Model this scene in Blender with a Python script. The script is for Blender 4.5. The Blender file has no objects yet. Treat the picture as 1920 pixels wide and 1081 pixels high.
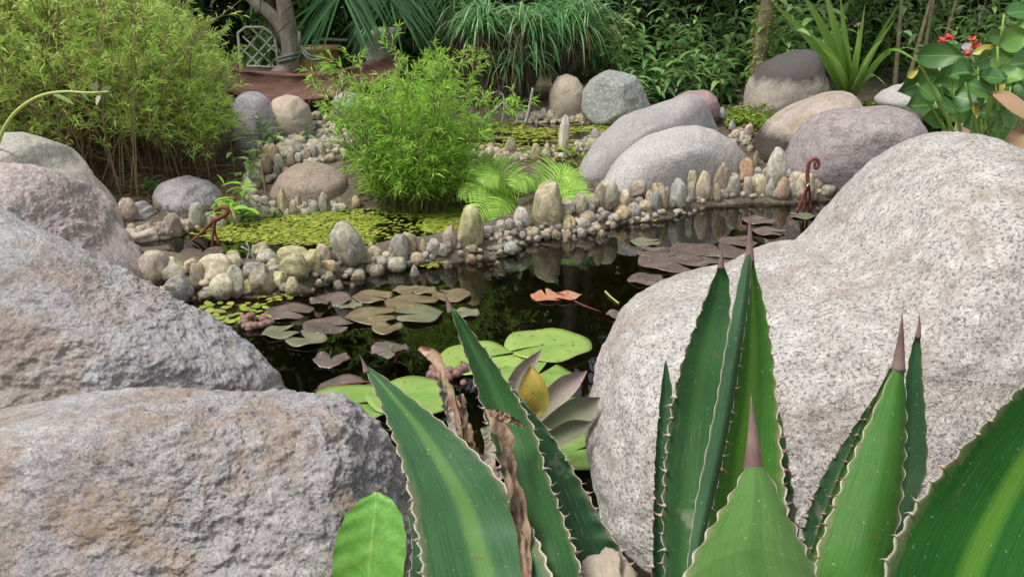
import bpy, bmesh, math, random
import numpy as np
from mathutils import Vector, Matrix, noise
random.seed(7); RNG = np.random.default_rng(7)
SC = bpy.context.scene
COL = SC.collection
rad = math.radians

# ------------------------------------------------------------------ camera, sky, sun, exposure
CAM_H, PITCH, FPX = 0.85, rad(18.0), 1663.0
cam = bpy.data.cameras.new('camera'); cam_ob = bpy.data.objects.new('camera', cam); COL.objects.link(cam_ob)
cam_ob.location = (0, 0, CAM_H); cam_ob.rotation_euler = (math.pi/2 - PITCH, 0, 0)
cam.sensor_width = 36; cam.lens = 36 * FPX / 1920; cam.clip_start = 0.02; cam.clip_end = 500
SC.camera = cam_ob
SUN_EL, SUN_AZ = rad(62), rad(238)          # azimuth clockwise from +Y: high, from the left and a little behind the camera
w = bpy.data.worlds.new('World'); SC.world = w; w.use_nodes = True
wn = w.node_tree; wn.nodes.clear()
sky = wn.nodes.new('ShaderNodeTexSky'); sky.sky_type = 'NISHITA'; sky.sun_disc = False
sky.sun_elevation = SUN_EL; sky.sun_rotation = SUN_AZ; sky.dust_density = 4; sky.air_density = 1.0; sky.ozone_density = 1
hs = wn.nodes.new('ShaderNodeHueSaturation'); hs.inputs['Saturation'].default_value = 0.30
bg = wn.nodes.new('ShaderNodeBackground'); bg.inputs['Strength'].default_value = 0.105
wo = wn.nodes.new('ShaderNodeOutputWorld')
wn.links.new(sky.outputs[0], hs.inputs['Color']); wn.links.new(hs.outputs[0], bg.inputs['Color']); wn.links.new(bg.outputs[0], wo.inputs[0])
sl = bpy.data.lights.new('sun', 'SUN'); sl.energy = 1.5; sl.angle = rad(14); sl.color = (1, 0.96, 0.9)
so = bpy.data.objects.new('sun', sl); COL.objects.link(so)
sd = Vector((math.sin(SUN_AZ)*math.cos(SUN_EL), math.cos(SUN_AZ)*math.cos(SUN_EL), math.sin(SUN_EL)))
so.rotation_euler = sd.to_track_quat('Z', 'Y').to_euler(); so.location = sd * 30
vs = SC.view_settings; vs.view_transform = 'Standard'; vs.look = 'None'; vs.gamma = 1; vs.use_curve_mapping = False
vs.exposure = 1.02

# ------------------------------------------------------------------ helpers
cp_, sp_ = math.cos(PITCH), math.sin(PITCH)
def ray(px, py):
    a, b = (px - 960) / FPX, (540.5 - py) / FPX
    return Vector((a, cp_ + b * sp_, -sp_ + b * cp_))
def PY(px, py, Y):
    d = ray(px, py); t = Y / d.y; return Vector((d.x * t, Y, CAM_H + d.z * t))
def PZ(px, py, z):
    d = ray(px, py); t = (z - CAM_H) / d.z; return Vector((d.x * t, d.y * t, z))
def tag(o, label=None, cat=None, group=None, kind=None):
    if label: o['label'] = label
    if cat: o['category'] = cat
    if group: o['group'] = group
    if kind: o['kind'] = kind
    return o
def empty(name, loc, label, cat, group=None):
    o = bpy.data.objects.new(name, None); COL.objects.link(o); o.location = loc; o.empty_display_size = .05
    return tag(o, label, cat, group)
def mk_mesh(name, V, F, smooth=True, rnd=None, uv=None):
    """V (n,3); F list of integer arrays (k,3)/(k,4)"""
    V = np.asarray(V, dtype=np.float32)
    if not isinstance(F, list): F = [F]
    F = [np.asarray(f, dtype=np.int32) for f in F if len(f)]
    me = bpy.data.meshes.new(name)
    me.vertices.add(len(V)); me.vertices.foreach_set('co', V.ravel())
    loops = np.concatenate([f.ravel() for f in F])
    tot = np.concatenate([np.full(len(f), f.shape[1], dtype=np.int32) for f in F])
    st = np.concatenate([[0], np.cumsum(tot)[:-1]]).astype(np.int32)
    me.loops.add(len(loops)); me.loops.foreach_set('vertex_index', loops)
    me.polygons.add(len(tot)); me.polygons.foreach_set('loop_start', st)
    me.polygons.foreach_set('use_smooth', np.full(len(tot), smooth, dtype=bool))
    me.update(calc_edges=True)
    if rnd is not None:
        a = me.attributes.new('rnd', 'FLOAT', 'POINT'); a.data.foreach_set('value', np.asarray(rnd, dtype=np.float32))
    if uv is not None:
        l = me.uv_layers.new(name='UVMap'); l.data.foreach_set('uv', np.asarray(uv, dtype=np.float32)[loops].ravel())
    return me
def ob(name, me, mat, parent=None, loc=None, kind=None):
    o = bpy.data.objects.new(name, me); COL.objects.link(o)
    if mat is not None:
        if len(me.materials) == 0: me.materials.append(mat)
    if loc is not None: o.location = loc
    if parent is not None: o.parent = parent
    if kind: o['kind'] = kind
    return o
def local(V, root): return np.asarray(V) - np.array(root.location)
def catmull(P, n):
    """resample control points P (k,d) to n points"""
    P = np.asarray(P, float); k = len(P)
    Q = np.vstack([2*P[0]-P[1], P, 2*P[-1]-P[-2]])
    t = np.linspace(0, k-1, n); i = np.minimum(t.astype(int), k-2); f = (t-i)[:, None]
    a, b, c, d = Q[i], Q[i+1], Q[i+2], Q[i+3]
    return .5*((2*b) + (c-a)*f + (2*a-5*b+4*c-d)*f**2 + (3*b-a-3*c+d)*f**3)
def tube(P, R, sides=8, cap=True, flat=1.0):
    """P (n,3), R (n,) -> V,F quads (+tri caps)"""
    P = np.asarray(P, float); n = len(P); R = np.broadcast_to(np.asarray(R, float), (n,))
    T = np.gradient(P, axis=0); T /= np.linalg.norm(T, axis=1)[:, None] + 1e-9
    u = np.array([1., 0, 0]) if abs(T[0][0]) < .8 else np.array([0, 1., 0])
    V = []; ang = np.linspace(0, 2*np.pi, sides, endpoint=False)
    for i in range(n):
        u = u - T[i]*np.dot(u, T[i]); u /= np.linalg.norm(u) + 1e-9
        v = np.cross(T[i], u)
        V.append(P[i] + R[i]*(np.cos(ang)[:, None]*u + flat*np.sin(ang)[:, None]*v))
    V = np.vstack(V); j = np.arange(sides); j2 = (j+1) % sides
    F = np.vstack([np.stack([i*sides+j, i*sides+j2, (i+1)*sides+j2, (i+1)*sides+j], 1) for i in range(n-1)])
    out = [F]
    if cap:
        b = len(V); V = np.vstack([V, P[0], P[-1]])
        out.append(np.vstack([np.stack([j2, j, np.full(sides, b)], 1), np.stack([(n-1)*sides+j, (n-1)*sides+j2, np.full(sides, b+1)], 1)]))
    return V, out
def merge(parts):
    """parts list of (V, Flist) -> V, Flist"""
    Vs, Fs, off = [], [], 0
    for V, F in parts:
        Vs.append(V)
        for f in (F if isinstance(F, list) else [F]): Fs.append(np.asarray(f) + off)
        off += len(V)
    q = [f for f in Fs if f.shape[1] == 4]; t = [f for f in Fs if f.shape[1] == 3]
    out = []
    if q: out.append(np.vstack(q))
    if t: out.append(np.vstack(t))
    return np.vstack(Vs), out
def unit(a): return a / (np.linalg.norm(a, axis=-1, keepdims=True) + 1e-9)
def strips(B, D, L, W, seg=6, g=0.8, prof=None, fold=0.0, S=None, rnd=None, across=2):
    """many strap/lance leaves at once: B,D (n,3), L,W (n,)"""
    n = len(B); B = np.asarray(B, float); d = unit(np.asarray(D, float)); L = np.broadcast_to(L, (n,)); W = np.broadcast_to(W, (n,))
    g = np.broadcast_to(g, (n,))
    if S is None:
        S = np.cross(d, np.array([0, 0, 1.]) + RNG.normal(0, .25, (n, 3)))
    S = unit(S); rows = []; p = B.copy()
    for k in range(seg+1):
        t = k/seg; wv = (W*prof(t))[:, None]
        nn = np.cross(S, d)
        if across == 2: rows.append(np.stack([p-S*wv, p+S*wv], 1))
        else: rows.append(np.stack([p-S*wv+nn*wv*fold, p, p+S*wv+nn*wv*fold], 1))
        p = p + d*(L/seg)[:, None]
        d = d.copy(); d[:, 2] -= g/seg; d = unit(d)
    V = np.stack(rows, 1)            # n, seg+1, across, 3
    per = (seg+1)*across
    f = []
    for k in range(seg):
        for a in range(across-1):
            f.append([k*across+a, k*across+a+1, (k+1)*across+a+1, (k+1)*across+a])
    F = (np.array(f)[None] + (np.arange(n)*per)[:, None, None]).reshape(-1, 4)
    if rnd is None: rnd = RNG.random(n)
    uvu = np.tile(np.linspace(0, 1, across), seg+1); uvv = np.repeat(np.linspace(0, 1, seg+1), across)
    uv = np.tile(np.stack([uvu, uvv], 1), (n, 1))
    return V.reshape(-1, 3), F, np.repeat(rnd, per), uv
def diamonds(B, D, L, W, droop=.25, rnd=None):
    """tiny narrow leaves: one bent quad each"""
    n = len(B); D = unit(np.asarray(D, float)); L = np.broadcast_to(L, (n,))[:, None]; W = np.broadcast_to(W, (n,))[:, None]
    S = unit(np.cross(D, RNG.normal(0, 1, (n, 3)) + np.array([0, 0, .8])))
    m = B + D*L*.42; tip = B + D*L; tip[:, 2] -= (droop*L)[:, 0]
    V = np.stack([B, m+S*W, tip, m-S*W], 1).reshape(-1, 3)
    F = np.arange(4*n).reshape(-1, 4)
    if rnd is None: rnd = RNG.random(n)
    return V, F, np.repeat(rnd, 4)
lance = lambda t: max(.03, math.sin(math.pi*min(1, t*.93+.05))**.8 * (1-.35*t))
strap = lambda t: max(.04, (1-t**3)*min(1, .6+2*t))
blade = lambda t: max(.03, (1-t)**.6)
ovate = lambda t: max(.02, (math.sin(math.pi*t**.8))**.6)

# ------------------------------------------------------------------ materials
class NT:
    def __init__(s, name):
        s.m = bpy.data.materials.new(name); s.m.use_nodes = True; s.t = s.m.node_tree; s.t.nodes.clear()
        s.out = s.t.nodes.new('ShaderNodeOutputMaterial')
    def n(s, typ, props=None, **ins):
        nd = s.t.nodes.new('ShaderNode'+typ)
        for k, v in (props or {}).items(): setattr(nd, k, v)
        for k, v in ins.items():
            sock = nd.inputs[int(k[1:])] if k[0] == '_' and k[1:].isdigit() else nd.inputs[k.replace('_', ' ')]
            if hasattr(v, 'is_linked') and hasattr(v, 'node'): s.t.links.new(v, sock)
            elif isinstance(v, tuple) and len(v) == 3 and sock.type == 'RGBA': sock.default_value = v + (1,)
            else: sock.default_value = v
        return nd
    def noise(s, vec, scale, detail=4, rough=.55, dist=0, **k):
        return s.n('TexNoise', Vector=vec, Scale=scale, Detail=detail, Roughness=rough, Distortion=dist, **k).outputs['Fac']
    def ramp(s, fac, a, b, ca=(0, 0, 0), cb=(1, 1, 1)):
        nd = s.n('ValToRGB', Fac=fac); e = nd.color_ramp.elements
        e[0].position = a; e[1].position = b; e[0].color = ca+(1,); e[1].color = cb+(1,)
        return nd.outputs[0]
    def multi(s, fac, stops):
        nd = s.n('ValToRGB', Fac=fac); e = nd.color_ramp.elements
        while len(e) < len(stops): e.new(.5)
        for i, (p, c) in enumerate(stops): e[i].position = p; e[i].color = tuple(c)+(1,)
        return nd.outputs[0]
    def mix(s, fac, a, b, mode='MIX'):
        nd = s.n('Mix', {'data_type': 'RGBA', 'blend_type': mode})
        for sock, v in ((nd.inputs[0], fac), (nd.inputs[6], a), (nd.inputs[7], b)):
            if hasattr(v, 'node'): s.t.links.new(v, sock)
            else: sock.default_value = v if not isinstance(v, tuple) else v+(1,)
        return nd.outputs[2]
    def math(s, op, a, b=0.0, c=None):
        nd = s.n('Math', {'operation': op})
        for i, v in enumerate((a, b) if c is None else (a, b, c)):
            if hasattr(v, 'node'): s.t.links.new(v, nd.inputs[i])
            else: nd.inputs[i].default_value = v
        return nd.outputs[0]
    def bump(s, h, strength=.5, dist=.01, prev=None):
        nd = s.n('Bump', Height=h, Strength=strength, Distance=dist)
        if prev is not None: s.t.links.new(prev, nd.inputs['Normal'])
        return nd.outputs[0]
    def done(s, shader):
        s.t.links.new(shader, s.out.inputs[0]); return s.m
    def pbsdf(s, **k): return s.n('BsdfPrincipled', **k).outputs[0]

def stone_mat(name, c1, c2, dark, light, grain=70, stain=None, samt=.62, bump=.6, speck=.5, big=3.0, top=None, low=None, streak=None, bdist=.006, spots=None):
    t = NT(name); tc = t.n('TexCoord').outputs['Object']
    base = t.mix(t.ramp(t.noise(tc, big, 6, .65, .4), .36, .64), c1, c2)
    nf = t.noise(tc, grain, 4, .8); nf2 = t.noise(tc, grain*.6, 5, .75, .3); nm = t.noise(tc, grain*.16, 6, .7, .5)
    base = t.mix(t.math('MULTIPLY', t.ramp(nm, .44, .70), .40), base, tuple(x*.72 for x in c1))
    base = t.mix(t.math('MULTIPLY', t.ramp(nf2, .52, .66), speck*.8), base, light)
    base = t.mix(t.math('MULTIPLY', t.ramp(nf, .50, .60), speck), base, dark)
    if streak:
        mp = t.n('Mapping', Vector=tc, Scale=streak[1], Rotation=streak[2] if len(streak) > 2 else (0, 0, 0)).outputs[0]
        base = t.mix(t.math('MULTIPLY', t.ramp(t.noise(mp, 14, 5, .65, .4), .5, .62), .75), base, streak[0])
    if stain:
        sn = t.noise(tc, big*1.6, 9, .74, .3)
        base = t.mix(t.math('MULTIPLY', t.math('MULTIPLY', t.ramp(sn, samt-.05, samt+.06), .85), t.ramp(nf2, .40, .60, (.35, .35, .35), (1, 1, 1))), base, stain)
    if spots:    # small rust spots
        sn = t.noise(tc, spots[1], 5, .65, .2)
        base = t.mix(t.math('MULTIPLY', t.ramp(sn, spots[2], spots[2]+.05), .8), base, spots[0])
    if top:    # weathered crust: colour, object-space height
        z = t.n('SeparateXYZ', Vector=tc).outputs[2]
        zz = t.math('ADD', z, t.math('MULTIPLY', t.math('SUBTRACT', t.noise(tc, 9, 6, .65), .5), .16))
        base = t.mix(t.math('MULTIPLY', t.ramp(zz, top[1]-.02, top[1]+.03), .90), base, top[0])
    if low:  # darker colour towards the bottom of the stone: colour, object-space height
        z = t.n('SeparateXYZ', Vector=tc).outputs[2]
        zz = t.math('ADD', z, t.math('MULTIPLY', t.math('SUBTRACT', t.noise(tc, 11, 6, .65), .5), .14))
        base = t.mix(t.math('MULTIPLY', t.ramp(zz, low[1]-.03, low[1]+.04, (1, 1, 1), (0, 0, 0)), .9), base, low[0])
    b1 = t.bump(nm, bump, bdist*2.5)
    b2 = t.bump(nf2, bump*.8, bdist*.6, b1)
    return t.done(t.pbsdf(Base_Color=base, Roughness=.88, Normal=b2, Specular_IOR_Level=.25))

def leaf_mat(name, cols, rough=.5, tr=.25, spec=.35, vein=None):
    t = NT(name); a = t.n('Attribute', {'attribute_name': 'rnd'}).outputs['Fac']
    c = t.multi(a, [(i/(len(cols)-1), k) for i, k in enumerate(cols)])
    tc = t.n('TexCoord').outputs['Object']
    c = t.mix(t.math('MULTIPLY', t.noise(tc, 9, 3), .35), c, tuple(x*.55 for x in cols[0]))
    p = t.pbsdf(Base_Color=c, Roughness=rough, Specular_IOR_Level=spec)
    if tr <= 0: return t.done(p)
    tl = t.n('BsdfTranslucent', Color=t.mix(.5, c, tuple(min(1, x*1.5) for x in cols[-1]))).outputs[0]
    return t.done(t.n('MixShader', _0=tr, _1=p, _2=tl).outputs[0])
def plain_mat(name, col, col2=None, rough=.6, scale=20, bump=.2, metal=0.0, stretch=(1, 1, 1), spec=.4):
    t = NT(name); tc = t.n('TexCoord').outputs['Object']
    v = t.n('Mapping', Vector=tc, Scale=stretch).outputs[0]
    nz = t.noise(v, scale, 6, .65, .3)
    c = t.mix(t.ramp(nz, .35, .68), col, col2 or tuple(x*.6 for x in col))
    return t.done(t.pbsdf(Base_Color=c, Roughness=rough, Metallic=metal, Specular_IOR_Level=spec, Normal=t.bump(nz, bump, .006)))
M = {}
# boulders
M['granite_left'] = stone_mat('granite_grey_rust', (.37, .35, .35), (.50, .485, .48), (.11, .10, .10), (.68, .665, .655), 230, (.32, .225, .15), .515, .9, .62, 4.2, bdist=.008, spots=((.29, .20, .13), 7, .63))
M['granite_left2'] = stone_mat('granite_grey_brown', (.37, .355, .36), (.49, .48, .48), (.12, .11, .112), (.66, .65, .645), 210, (.29, .21, .15), .51, .9, .56, 3.4, bdist=.008, spots=((.27, .19, .135), 6, .63))
M['pink_stone'] = stone_mat('pinkish_granite', (.38, .31, .295), (.49, .43, .41), (.18, .15, .15), (.64, .59, .575), 130, (.32, .245, .18), .57, .8, .6, 4)
M['pale_left'] = stone_mat('pale_buff_stone', (.40, .38, .335), (.50, .465, .42), (.21, .20, .175), (.62, .60, .555), 130, (.27, .275, .15), .56, .6, .55, 4)
M['granite_white'] = stone_mat('white_granite', (.50, .46, .425), (.62, .59, .56), (.10, .09, .082), (.74, .72, .695), 170, (.37, .30, .235), .57, 1.0, .78, 4.6, bdist=.009, spots=((.36, .17, .08), 13, .675))
M['grey_lav'] = stone_mat('lavender_grey_stone', (.32, .295, .30), (.43, .40, .40), (.14, .125, .13), (.58, .555, .55), 110, None, .6, .9, .6, 6)
M['grey_smooth'] = stone_mat('smooth_grey_granite', (.30, .285, .28), (.37, .352, .342), (.14, .133, .132), (.48, .465, .455), 150, None, .6, .5, .7, 3)
M['grey_light'] = stone_mat('light_grey_granite', (.37, .35, .333), (.44, .415, .398), (.17, .16, .155), (.62, .60, .585), 140, None, .70, .6, .75, 5, spots=((.66, .645, .62), 11, .70))
M['tan_dark'] = stone_mat('tan_stone_black_foot', (.34, .275, .23), (.40, .345, .31), (.18, .145, .115), (.50, .455, .41), 120, (.19, .14, .075), .52, .6, .55, 4, low=((.022, .02, .018), .27))
M['purple_grey'] = stone_mat('purple_grey_stone', (.26, .225, .225), (.335, .295, .29), (.11, .092, .096), (.46, .425, .415), 100, None, .6, .9, .65, 5, streak=((.17, .14, .145), (1, 1, 2.6), (0, .5, 0)))
M['black_top'] = stone_mat('tan_stone_black_crust', (.33, .285, .24), (.39, .345, .30), (.18, .155, .13), (.46, .425, .38), 120, (.21, .18, .11), .62, .6, .55, 4, top=((.055, .052, .052), .335))
M['green_grey'] = stone_mat('green_grey_rock', (.23, .245, .225), (.33, .335, .315), (.11, .118, .11), (.58, .58, .57), 80, None, .6, 1.0, .7, 5)
M['tan_round'] = stone_mat('warm_tan_stone', (.42, .345, .265), (.50, .43, .355), (.23, .19, .155), (.62, .56, .49), 110, (.31, .225, .13), .62, .6, .5, 5)
M['brown_round'] = stone_mat('brown_speckled_stone', (.28, .215, .16), (.34, .28, .225), (.13, .10, .08), (.46, .395, .335), 110, None, .6, .7, .7, 4)
M['red_stone'] = stone_mat('dull_red_stone', (.27, .175, .172), (.33, .23, .22), (.16, .11, .11), (.40, .33, .325), 80, None, .6, .6, .5, 5)
M['lava'] = stone_mat('black_lava', (.03, .03, .03), (.055, .055, .05), (.012, .012, .012), (.10, .10, .10), 60, None, .6, 1.0, .5, 8, bdist=.012)
# pebbles: colour of the stone from the object, veins and mottling at random
def pebble_mat():
    t = NT('river_pebble'); tc = t.n('TexCoord').outputs['Object']; oi = t.n('ObjectInfo')
    W = t.math('MULTIPLY', oi.outputs['Random'], 37.0)
    pos = t.n('VectorMath', {'operation': 'ADD'}, _0=t.n('VectorMath', {'operation': 'SCALE'}, _0=tc, Scale=.8).outputs[0]).outputs[0]
    cmb = t.n('CombineXYZ', X=W, Y=t.math('MULTIPLY', W, 1.7), Z=W).outputs[0]
    v = t.n('VectorMath', {'operation': 'ADD'}, _0=tc, _1=cmb).outputs[0]
    c = oi.outputs['Color']
    mott = t.noise(v, 2.6, 5, .65, .5)
    c1 = t.mix(t.ramp(mott, .32, .72), t.mix(1.0, c, (.36, .32, .27), 'MULTIPLY'), t.mix(.30, c, (.78, .74, .66)))
    grain = t.noise(v, 26, 3, .7)
    c1 = t.mix(t.math('MULTIPLY', t.ramp(grain, .54, .66), .45), c1, t.mix(1.0, c, (.35, .33, .32), 'MULTIPLY'))
    c1 = t.mix(t.math('MULTIPLY', t.ramp(t.noise(v, 17, 2, .6), .6, .68), .35), c1, (.72, .69, .63))
    alg = t.math('MULTIPLY', t.ramp(t.noise(v, 1.9, 4, .6), .46, .66), .42)
    c1 = t.mix(alg, c1, (.27, .26, .085))
    z = t.n('SeparateXYZ', Vector=t.n('NewGeometry').outputs['Position']).outputs[2]
    wet = t.ramp(t.math('ADD', z, t.math('MULTIPLY', mott, .03)), .022, .048, (1, 1, 1), (0, 0, 0))
    c2 = t.mix(t.math('MULTIPLY', wet, .72), c1, t.mix(1.0, c1, (.22, .19, .15), 'MULTIPLY'))
    r = t.math('SUBTRACT', .78, t.math('MULTIPLY', wet, .5))
    return t.done(t.pbsdf(Base_Color=c2, Roughness=r, Specular_IOR_Level=.35, Normal=t.bump(grain, .35, .004, t.bump(mott, .3, .01))))
M['pebble'] = pebble_mat()
# ground and water
def ground_mat():
    t = NT('soil'); tc = t.n('TexCoord').outputs['Object']
    a = t.noise(tc, 1.3, 6, .6); b = t.noise(tc, 34, 6, .7); g = t.noise(tc, 130, 3, .7)
    c = t.mix(t.ramp(a, .35, .65), (.085, .066, .047), (.15, .125, .09))
    c = t.mix(t.math('MULTIPLY', t.ramp(b, .5, .66), .7), c, (.26, .23, .18))
    c = t.mix(t.math('MULTIPLY', t.ramp(t.noise(tc, 5, 5), .55, .66), .6), c, (.06, .075, .025))
    z = t.n('SeparateXYZ', Vector=tc).outputs[2]
    mud = t.ramp(t.math('ADD', z, t.math('MULTIPLY', b, .02)), -.03, .022, (1, 1, 1), (0, 0, 0))
    c = t.mix(mud, c, t.mix(t.ramp(b, .4, .65), (.018, .015, .009), (.045, .037, .020)))
    return t.done(t.pbsdf(Base_Color=c, Roughness=.9, Specular_IOR_Level=.2, Normal=t.bump(g, .5, .006, t.bump(b, .8, .02))))
M['soil'] = ground_mat()
def water_mat(name, tint, rip=.03):
    t = NT(name); tc = t.n('TexCoord').outputs['Object']
    mp = t.n('Mapping', Vector=tc, Scale=(1, .35, 1)).outputs[0]
    nb = t.bump(t.noise(mp, 10, 3, .5, .3), rip, .02, t.bump(t.noise(tc, 2.2, 2), rip*1.2, .05))
    fr = t.n('Fresnel', IOR=1.36, Normal=nb).outputs[0]
    gl = t.n('BsdfGlossy', Color=(1, 1, 1), Roughness=.015, Normal=nb).outputs[0]
    tr = t.n('BsdfTransparent', Color=tint).outputs[0]
    return t.done(t.n('MixShader', _0=fr, _1=tr, _2=gl).outputs[0])
M['water'] = water_mat('pond_water', (.42, .40, .29))
M['water_up'] = water_mat('upper_water', (.35, .34, .22))
# plants
M['bamboo_leaf'] = leaf_mat('bamboo_leaf', [(.14, .34, .03), (.28, .56, .06), (.43, .69, .10), (.54, .73, .18), (.58, .52, .27)], .5, .45, .2)
M['bamboo_bright'] = leaf_mat('bamboo_leaf_bright', [(.11, .28, .03), (.24, .50, .055), (.38, .64, .09), (.52, .72, .17)], .45, .42, .25)
M['cane'] = leaf_mat('brown_cane', [(.16, .10, .055), (.28, .19, .105), (.40, .29, .165), (.24, .23, .085)], .7, 0)
M['cane_green'] = leaf_mat('green_cane', [(.10, .12, .03), (.18, .20, .06), (.22, .16, .07)], .6, 0)
M['lance'] = leaf_mat('lance_leaf', [(.045, .13, .04), (.09, .22, .06), (.17, .33, .095), (.30, .45, .15)], .36, .3, .55)
M['lance_pale'] = leaf_mat('lance_leaf_pale', [(.09, .23, .06), (.18, .37, .10), (.30, .48, .16), (.44, .58, .24)], .38, .3, .55)
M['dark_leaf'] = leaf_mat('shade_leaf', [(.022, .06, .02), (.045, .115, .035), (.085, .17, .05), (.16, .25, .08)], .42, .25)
M['strap'] = leaf_mat('strap_leaf', [(.05, .17, .05), (.10, .29, .09), (.20, .41, .15), (.38, .55, .28)], .35, .3, .5)
M['dry_strap'] = leaf_mat('dry_strap', [(.07, .045, .028), (.15, .10, .055), (.25, .18, .09)], .8, .05)
M['palm'] = leaf_mat('palm_leaf', [(.016, .06, .02), (.03, .10, .03), (.055, .15, .045)], .6, .15, .15)
M['fern'] = leaf_mat('fern_leaf', [(.20, .42, .06), (.34, .58, .10), (.52, .72, .20)], .5, .4, .2)
M['cover'] = leaf_mat('ground_cover_leaf', [(.09, .17, .02), (.19, .29, .035), (.34, .42, .06)], .45, .25)
M['duck'] = leaf_mat('floating_weed', [(.13, .20, .025), (.24, .32, .035), (.40, .45, .06), (.36, .32, .09)], .4, .15, .45)
M['brom_strap'] = leaf_mat('bromeliad_strap', [(.12, .26, .045), (.22, .42, .065), (.40, .56, .15)], .4, .3)
M['round_leaf'] = leaf_mat('round_leaf', [(.025, .085, .03), (.045, .13, .04), (.08, .19, .05)], .28, .15, .6)
M['airplant'] = leaf_mat('silver_strap', [(.25, .24, .15), (.36, .35, .22), (.46, .44, .30)], .5, .1)
M['petal'] = plain_mat('red_petal', (.55, .05, .03), (.45, .03, .06), .5, 30, .05)
M['petal_mauve'] = plain_mat('mauve_bract', (.34, .26, .33), (.28, .20, .28), .5, 30, .05)
M['bark'] = plain_mat('peeling_bark', (.20, .155, .12), (.42, .37, .31), .9, 16, .9, stretch=(1, 1, .5))
M['bark_dark'] = plain_mat('dark_bark', (.045, .037, .032), (.12, .10, .09), .9, 18, .9, stretch=(1, 1, .25))
M['bark_moss'] = plain_mat('mossy_bark', (.13, .11, .055), (.25, .22, .13), .9, 26, .9)
M['wood_red'] = plain_mat('red_brown_wood', (.085, .036, .026), (.185, .095, .068), .8, 6, .6, stretch=(.6, 5, 5))
M['terracotta'] = plain_mat('ochre_terracotta', (.55, .33, .15), (.62, .43, .24), .8, 9, .15)
M['urn'] = plain_mat('grey_cast_stone', (.22, .21, .19), (.42, .41, .38), .9, 14, .5, stretch=(1, 1, .3))
M['trellis'] = plain_mat('cream_painted_metal', (.72, .74, .62), (.60, .62, .48), .5, 30, .05)
M['hose'] = plain_mat('grey_rubber', (.16, .165, .17), (.22, .225, .23), .4, 20, .02)
M['rust'] = plain_mat('red_brown_metal', (.12, .03, .02), (.22, .075, .05), .7, 40, .4, spec=.2)
M['wire'] = plain_mat('bright_wire', (.6, .6, .62), None, .35, 40, .1, metal=.8)
M['vine'] = plain_mat('yellow_green_stem', (.40, .44, .10), (.33, .38, .10), .45, 30, .1)

# ------------------------------------------------------------------ ground with the pond basins
NEAR = np.array([(-1.21, 2.73), (-.93, 2.48), (-.77, 2.52), (-.64, 2.54), (-.54, 2.70), (-.45, 2.78), (-.29, 2.85), (-.16, 2.91), (0, 2.98), (.10, 3.2),
    (.28, 3.28), (.47, 3.45), (.65, 3.54), (.86, 3.76), (1.04, 3.82), (1.21, 3.81), (1.47, 3.90), (1.74, 4.1), (1.78, 3.5), (1.4, 2.7), (1.05, 1.9), (.75, 1.1),
    (.2, 1.0), (-.3, 1.05), (-.55, 1.5), (-.8, 1.9), (-1.15, 2.3), (-1.32, 2.55)])
MID = np.array([(-1.38, 2.98), (-1.17, 2.94), (-.94, 2.82), (-.78, 2.84), (-.61, 2.92), (-.49, 3.03), (-.31, 3.13), (-.2, 3.2), (-.06, 3.36), (-.02, 3.46),
    (-.13, 3.54), (-.22, 3.61), (-.47, 3.63), (-.75, 3.6), (-.98, 3.47), (-1.14, 3.36), (-1.26, 3.14), (-1.42, 3.1)])
UPPER = np.array([(-.40, 4.42), (-.21, 4.38), (.05, 4.38), (.2, 4.3), (.38, 4.5), (.55, 4.9), (.72, 5.3), (.42, 5.38), (.13, 5.45), (-.25, 5.40), (-.5, 5.1)])
SMALL = np.array([(-1.02, 4.32), (-.85, 4.28), (-.72, 4.35), (-.74, 4.5), (-.9, 4.56), (-1.05, 4.48)])
PONDS = [(NEAR, 0.0, .34), (MID, .02, .16), (UPPER, .14, .14), (SMALL, .20, .06)]
def sdf(x, y, poly):
    """signed distance, negative inside"""
    d = np.full(x.shape, 1e9); ins = np.zeros(x.shape, bool); k = len(poly)
    for i in range(k):
        ax, ay = poly[i]; bx, by = poly[(i+1) % k]
        ex, ey = bx-ax, by-ay; t = np.clip(((x-ax)*ex+(y-ay)*ey)/(ex*ex+ey*ey), 0, 1)
        d = np.minimum(d, (x-ax-ex*t)**2+(y-ay-ey*t)**2)
        c = ((ay > y) != (by > y)) & (x < (bx-ax)*(y-ay)/(by-ay+1e-12)+ax); ins ^= c
    d = np.sqrt(d); return np.where(ins, -d, d)
def sst(a, b, x): t = np.clip((x-a)/(b-a), 0, 1); return t*t*(3-2*t)
def hgt(x, y):
    x = np.asarray(x, float); y = np.asarray(y, float)
    h = .065 + .10*sst(3.65, 4.4, y-.45*sst(.1, .5, x)) + .14*sst(4.4, 7, y) + .12*sst(1.0, .6, y) + .06*sst(-1.1, -2.2, x)*sst(3.2, 4.2, y) + .05*sst(-.5, -1.0, x)*sst(3.7, 4.3, y)
    h = h + .02*np.sin(x*3.1+1)*np.sin(y*2.3)
    for poly, wz, dep in PONDS:
        s = sdf(x, y, poly)
        out = wz + (h-wz)*sst(-.005, .10, s)
        inn = wz - np.minimum(dep, .012 + -s*.95)
        h = np.where(s < 0, inn, np.where(s < .10, np.minimum(h, out), h))
    return h
def axis(lo, hi, step, far):
    core = np.arange(lo, hi+1e-6, step); g = [.1, .25, .6, 1.5, 4, 10, 30, far]
    return np.concatenate([[lo-a for a in reversed(g)], core, [hi+a for a in g]])
gx, gy = axis(-3.0, 3.0, .028, 120), axis(.4, 7.2, .028, 120)
GX, GY = np.meshgrid(gx, gy); GZ = hgt(GX, GY)
nz = np.array([noise.fractal(Vector((a*7, b*7, .3)), 1.0, 2.0, 3) for a, b in zip(GX.ravel(), GY.ravel())]).reshape(GX.shape)
GZ = GZ + .008*nz
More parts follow.
